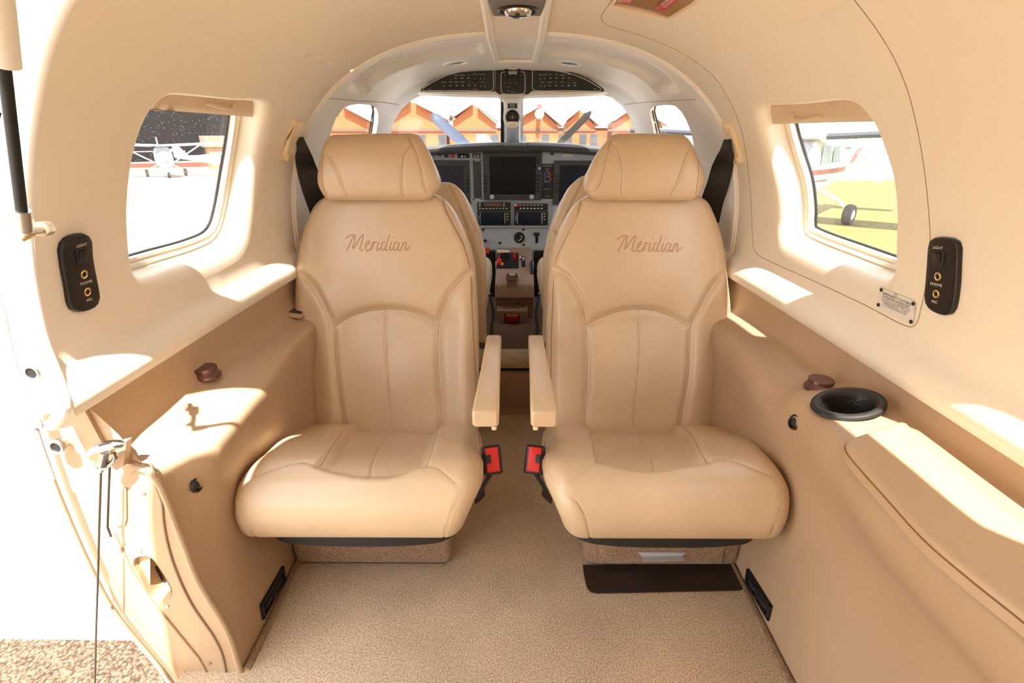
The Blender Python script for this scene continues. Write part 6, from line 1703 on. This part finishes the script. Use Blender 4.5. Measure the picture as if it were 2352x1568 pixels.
# brick gabled buildings ahead
M_BRICK = bpy.data.materials.new('orange brick'); M_BRICK.use_nodes = True
def brick_mat(m):
    nt = m.node_tree; b = nt.nodes['Principled BSDF']; b.inputs['Roughness'].default_value = .9
    tc = nt.nodes.new('ShaderNodeTexCoord'); mp = nt.nodes.new('ShaderNodeMapping'); mp.inputs['Rotation'].default_value = (math.pi / 2, 0, 0)
    t = nt.nodes.new('ShaderNodeTexBrick'); t.inputs['Scale'].default_value = 3.0; t.inputs['Mortar Size'].default_value = .012
    t.inputs['Color1'].default_value = (*lin((158, 100, 62)), 1); t.inputs['Color2'].default_value = (*lin((150, 92, 56)), 1); t.inputs['Mortar'].default_value = (*lin((162, 112, 80)), 1)
    nt.links.new(tc.outputs['Object'], mp.inputs[0]); nt.links.new(mp.outputs[0], t.inputs['Vector']); nt.links.new(t.outputs['Color'], b.inputs['Base Color'])
brick_mat(M_BRICK)
M_ROOF = mat('pale metal roof', (236, 234, 230), .5)
M_BAND = mat('grey concrete band', (104, 84, 74), .8)
M_WIN = mat('dark window glass', (70, 74, 78), .2)
def gable(px, label, D, name='brick_building'):
    """px: (left eave, apex, right eave) pixels; base on the ground"""
    a, b, c = [at_d(*p, D) for p in px]
    a, b, c = [CAM + ray(*p) * (D) for p in px]
    Yb = b.y
    a, b, c = on_y(*px[0], Yb), on_y(*px[1], Yb), on_y(*px[2], Yb)
    z0 = zg(0, Yb) - .2; ze = (a.z + c.z) / 2
    r = root(name, label, 'building', (b.x, Yb, z0), 'brick buildings with gabled fronts')
    m = MB(); m.prism([Vector((a.x + .45, Yb, z0)), Vector((c.x - .45, Yb, z0)), Vector((c.x - .45, Yb, c.z)), b, Vector((a.x + .45, Yb, a.z))], (0, 4, 0)); m.build('walls', M_BRICK, r, False)
    for p, q in ((a, b), (b, c)):
        dd = (q - p).normalized(); nn = Vector((-dd.z, 0, dd.x)); e0, e1 = p + dd * .6, q - dd * .05
        m = MB(); m.prism([e0 + Vector((0, -.5, 0)), e1 + Vector((0, -.5, 0)), e1 + nn * .75 + Vector((0, -.5, 0)), e0 + nn * .75 + Vector((0, -.5, 0))], (0, 4.5, 0)); m.build('roof', M_ROOF, r, False)
        m = MB(); m.prism([e0 + Vector((0, -.55, -.06)), e1 + Vector((0, -.55, -.06)), e1 + Vector((0, -.55, .05)), e0 + Vector((0, -.55, .05))], (0, .1, 0)); m.build('verge_board', mat('brown verge', (110, 52, 24), .8), r, False)
    w = c.x - a.x; zb = on_y(px[1][0], 299, Yb).z
    m = MB(); m.rbox((b.x, Yb - .05, zb), (w * .96, .15, .25), 0); m.build('band', M_BAND, r)
    for f in (-.28, .12, .42):
        m = MB(); m.rbox((b.x + w * f, Yb - .04, zb - 1.25), (.95, .12, 1.7), 0); wf = m.build('window_frame', M_BAND, r)
        m = MB(); m.rbox((b.x + w * f, Yb - .10, zb - 1.25), (.80, .06, 1.5), 0); m.build('window_pane', M_WIN, wf)
gable([(870, 282), (944, 233), (1031, 277)], 'orange brick gabled building left of the blue-grey propeller blade', 58)
gable([(1031, 277), (1087, 240), (1146, 282)], 'orange brick gabled building just left of the windshield centre post', 58)
gable([(1160, 290), (1238, 247), (1292, 292)], 'orange brick gabled building just right of the windshield centre post', 62)
gable([(1292, 284), (1332, 252), (1376, 290)], 'orange brick gabled building behind the right propeller blade', 66)
gable([(1400, 284), (1462, 244), (1530, 290)], 'orange brick gabled building at the right edge of the windshield', 66)
gable([(730, 272), (778, 240), (862, 284)], 'orange brick gabled building seen through the left cockpit side window', 56)
# connecting low range
lr = root('brick_building', 'long low orange brick range joining the gabled fronts', 'building', (0, 82, -2), None)
m = MB(); a, b = on_y(765, 294, 79), on_y(1470, 294, 79); m.rbox(((a.x + b.x) / 2, 82, (a.z - 3) / 2), (b.x - a.x, 6, a.z + 3), 0); m.build('walls', M_BRICK, lr)
m = MB(); m.rbox(((a.x + b.x) / 2, 82, a.z + .15), (b.x - a.x, 6.4, .3), 0); m.build('roof', M_ROOF, lr)
# sign and vent on the gables
p = on_y(1132, 300, 63.8 * 1.0)
fl_ = root('wall_fan', 'round white vent hanging below a gable apex', 'vent', on_y(1238, 262, 66)); m = MB(); p = on_y(1239, 262, 66); m.lathe(p, (0, -1, 0), [(.55, 0), (.5, .4), (0, .6)], 20); m.build('vent_drum', M_WHITE, fl_)
m = MB(); m.rbox(p + Vector((0, 1.2, .8)), (.5, 2.2, .5), 0); m.build('vent_bracket', M_BAND, fl_)

# generic light aircraft, nose towards -y of its own frame
M_PSTRIPE = mat('red stripe paint', (150, 34, 24), .35)
M_CWIN = mat('green tinted cabin window', (80, 120, 100), .15)
M_DKEDGE = mat('black deicing boot', (66, 68, 76), .7)
def aircraft(name, label, loc, heading, stripes=True, high=True, group=None, scale=1.0):
    r = root(name, label, 'airplane', loc, group)
    def T(o): o.parent = r; o.matrix_parent_inverse = Matrix.Identity(4); return o
    def mk(m, n, mt, par=None, **k):
        o = m.build(n, mt, None, **k); o.parent = par or r; return o
    st_ = [(-2.6, .10, .10, 1.15), (-2.45, .30, .28, 1.15), (-1.7, .48, .42, 1.15), (-1.0, .55, .55, 1.20), (-.3, .58, .74, 1.38), (.6, .58, .74, 1.40), (1.5, .50, .58, 1.42), (3.0, .28, .34, 1.50), (4.6, .12, .18, 1.62), (5.3, .05, .10, 1.68)]
    rows = []
    for y, w, h, zc in st_:
        rows.append([Vector((w * math.copysign(abs(math.cos(a)) ** .75, math.cos(a)), y, zc + h * math.copysign(abs(math.sin(a)) ** .75, math.sin(a)))) for a in np.linspace(0, 2 * math.pi, 29)])
    m = MB(); m.grid(rows); fus = mk(m, 'fuselage', M_WHITE)
    zw = 2.16 if high else .85
    for s in (-1, 1):
        rows = []
        for x, c, y0 in ((.0, 1.6, -.55), (2.6, 1.55, -.5), (5.4, 1.1, -.3)):
            rows.append([Vector((s * x, y0 + c * t, zw + h + .04 * abs(x))) for t, h in ((0, 0), (.1, .07), (.4, .10), (1, .01), (.4, -.05), (.1, -.05), (0, 0))])
        m = MB(); m.grid(rows); m.F.append(tuple(range(14, 20))); w_ = mk(m, 'wing', M_WHITE)
        m = MB(); m.tube([Vector((s * .7, -.53, zw + .03)), Vector((s * 2.6, -.51, zw + .11)), Vector((s * 5.3, -.31, zw + .22))], .075, 8); mk(m, 'leading_edge', M_DKEDGE if stripes else M_WHITE, w_)
        if high: m = MB(); m.tube([Vector((s * .5, 0, .95)), Vector((s * 2.5, .05, zw + .04))], .05, 8); mk(m, 'wing_strut', M_WHITE)
        m = MB(); m.grid([[Vector((s * x, 4.2 + .25 * x / 1.8 + c * t, 1.68 + h)) for t, h in ((0, 0), (.3, .04), (1, 0), (.3, -.03), (0, 0))] for x, c in ((0, .95), (1.8, .7))]); mk(m, 'tailplane', M_WHITE)
        m = MB(); m.tube(catmull([Vector((s * .35, .5, .85)), Vector((s * .9, .55, .62)), Vector((s * 1.25, .58, .30))], 10), .05, 8); mk(m, 'gear_leg', M_WHITE)
        m = MB(); m.lathe(Vector((s * 1.22, .58, .27)), (s, 0, 0), [(.14, -.09), (.24, -.09), (.27, -.04), (.27, .06), (.24, .11), (.14, .11)], 28); wh = mk(m, 'main_wheel', mat('tyre', (84, 78, 76), .8))
        m = MB(); m.lathe(Vector((s * 1.22, .58, .27)), (s, 0, 0), [(.14, .10), (.10, .12), (0, .12)], 20); mk(m, 'hub', M_WHITE, wh)
        for y0, y1, zt, zb_ in ((-.28, .35, 1.98, 1.52), (.50, 1.05, 1.95, 1.55)):
            xw = s * .585
            m = MB(); m.prism([Vector((xw, y0, zb_)), Vector((xw, y1, zb_)), Vector((xw - s * .04, y1 - .05, zt)), Vector((xw - s * .04, y0 + .08, zt))], (s * .012, 0, 0)); mk(m, 'cabin_window', M_CWIN, None, smooth=False)
        if stripes:
            for z0, z1, ya, yb in ((1.28, 1.40, -2.2, 2.2), (1.10, 1.13, -1.9, 2.0)):
                rows = []
                for y in np.linspace(ya, yb, 24):
                    w = interp([k[0] for k in st_], [k[1] for k in st_], y); h = interp([k[0] for k in st_], [k[2] for k in st_], y); zc = interp([k[0] for k in st_], [k[3] for k in st_], y)
                    rr = []
                    for z in (z0, z1):
                        q = min(.98, abs(z - zc) / h); cx_ = w * (1 - q ** (2 / .75)) ** (.75 / 2); rr.append(Vector((s * (cx_ + .012), y, z)))
                    rows.append(rr)
                m = MB(); m.grid(rows); mk(m, 'stripe', M_PSTRIPE)
            m = MB(); m.prism([Vector((s * .30, 2.6, 1.42)), Vector((s * .24, 3.3, 1.50)), Vector((s * .14, 4.2, 1.90)), Vector((s * .20, 3.6, 1.85))], (s * .03, 0, 0)); mk(m, 'tail_flash', M_PSTRIPE, None, smooth=False)
    m = MB(); m.prism([Vector((-.03, 3.9, 1.75)), Vector((-.03, 4.7, 2.75)), Vector((-.03, 5.35, 2.75)), Vector((-.03, 5.35, 1.7))], (.06, 0, 0)); mk(m, 'tail_fin', M_WHITE, None, smooth=False)
    m = MB(); m.prism([Vector((-.46, -1.05, 1.66)), Vector((.46, -1.05, 1.66)), Vector((.42, -.45, 2.06)), Vector((-.42, -.45, 2.06))], (0, -.02, .03)); mk(m, 'windscreen', M_WIN, None, smooth=False)
    m = MB(); m.tube([Vector((0, -2.0, .95)), Vector((0, -2.1, .3))], .05, 8); mk(m, 'nose_leg', M_WHITE)
    m = MB(); m.lathe(Vector((0, -2.1, .22)), (1, 0, 0), [(.12, -.07), (.2, -.07), (.22, 0), (.2, .07), (.12, .07)], 20); mk(m, 'nose_wheel', M_RUBBER)
    m = MB(); m.rbox((0, -2.66, 1.15), (.12, .03, 1.9), .01, Matrix.Rotation(.5, 3, 'Y')); mk(m, 'propeller', M_WHITEP)
    if stripes:
        m = MB(); put_text(m, 'G-BEEG', .34, (-.46, 2.05, 1.33), (0, 1, -.0), (0, 0, 1), sx=.8) if False else None
    r.rotation_euler = (0, 0, heading); r.scale = (scale,) * 3
    return r
g1 = G(1905, 500); g1 = Vector((7.55, 14.6, 0)); g1.z = zg(0, g1.y)
ac1 = aircraft('light_airplane', 'white high-wing light airplane with red stripes on the grass outside the right window', g1, math.radians(-48), True, True, None)
p = at_d(378, 372, 38.5); ac2 = aircraft('light_airplane', 'white high-wing light airplane seen nose-on, before the dark hangar outside the left window', (p.x, p.y, zg(0, p.y)), math.radians(35), False)
p = at_d(528, 372, 48); ac3 = aircraft('light_airplane', 'small white airplane nose at the right end of the hangar mouth, outside the left window', (p.x, p.y, zg(0, p.y)), math.radians(120), False, False, None, .8)
p = at_d(1290, 300, 30); ac4 = aircraft('light_airplane', 'white low-wing airplane beyond the windshield, right of the centre post', (p.x, p.y, zg(0, p.y)), math.radians(70), False, False)
p = at_d(1560, 310, 34); ac5 = aircraft('light_airplane', 'white airplane seen through the right cockpit side window', (p.x + 1, p.y, zg(0, p.y)), math.radians(100), False, True)

# hangar outside the left window
hg = root('hangar', 'large hangar with dark open mouth and pale door header outside the left window', 'hangar', (-45, 62, -2.4))
a = G(240, 392); b = G(600, 386)
base = at_d(440, 384, 62); dirx = Vector((.80, .60, 0)).normalized(); nrm = Vector((.60, -.80, 0)).normalized(); z0 = zg(0, base.y)
Mx = Matrix((dirx, -nrm, Vector((0, 0, 1)))).transposed()
def hb2(cx_, cz, w, h, d, off, name, mt, par=hg):
    c = Vector((base.x, base.y, z0)) + dirx * cx_ + Vector((0, 0, cz)) - nrm * off; m = MB(); m.rbox(c, (w, d, h), 0, Mx); return m.build(name, mt, par, False)
hb2(-6, 4.6, 46, 9.2, 1, 20, 'back_wall', mat('dark hangar interior', (52, 46, 52), .9))
hb2(-6, 10.6, 48, 3.2, 22, 9.5, 'door_header', M_WHITEP)
hb2(17, 5, 1.2, 10, 20, 10, 'side_wall', M_DKEDGE); hb2(-31, 5, 1.2, 10, 20, 10, 'side_wall', M_DKEDGE)
for k in (-11, 1.5): hb2(k, 8.4, 1.3, .45, .3, 8, 'strip_lamp', mat('lamp housing', (240, 190, 140), .5, emit=((255, 200, 150), 2.0)))
hb2(-4, .25, 50, .5, .3, .0, 'floor_edge', mat('terracotta kerb', (130, 70, 50), .9))
sh_ = root('shed', 'small pale tan cabin standing in front of the hangar mouth', 'shed', at_d(507, 350, 50))
p = at_d(507, 382, 56); z1 = zg(0, p.y)
m = MB(); m.rbox((p.x, p.y, z1 + 1.1), (2.0, 2.0, 2.2), 0, Mx); m.build('walls', mat('tan cladding', (150, 116, 84), .8), sh_, False)
m = MB(); m.rbox((p.x, p.y, z1 + 2.75), (2.7, 2.4, 1.1), 0, Mx); m.build('roof', mat('grey tan roof', (130, 116, 100), .8), sh_, False)
# pale building and sign post behind the airplane on the grass
for px, D, w, h, mt, lab in ((1660, 60, 24, 4.4, M_WHITEP, 'long pale building far behind the grass airplane'),):
    p = at_d(1930, 320, 52); r = root('low_building', lab, 'building', (p.x, p.y, zg(0, p.y)))
    m = MB(); m.rbox((p.x, p.y, zg(0, p.y) + 2.6), (34, 4, 5.2), 0, Matrix.Rotation(-.9, 3, 'Z')); m.build('walls', mt, r, False)
    m = MB(); m.rbox((p.x, p.y, zg(0, p.y) + 5.5), (35, 5, .6), 0, Matrix.Rotation(-.9, 3, 'Z')); m.build('roof', M_ROOF, r, False)
sp_ = G(2014, 421); r = root('marker_post', 'small grey two-leg marker standing on the grass below the tailplane', 'marker', sp_)
for dx in (-.12, .12): m = MB(); m.rbox(sp_ + Vector((dx, 0, .35)), (.10, .05, .7), .01); m.build('post', M_GREYP, r)
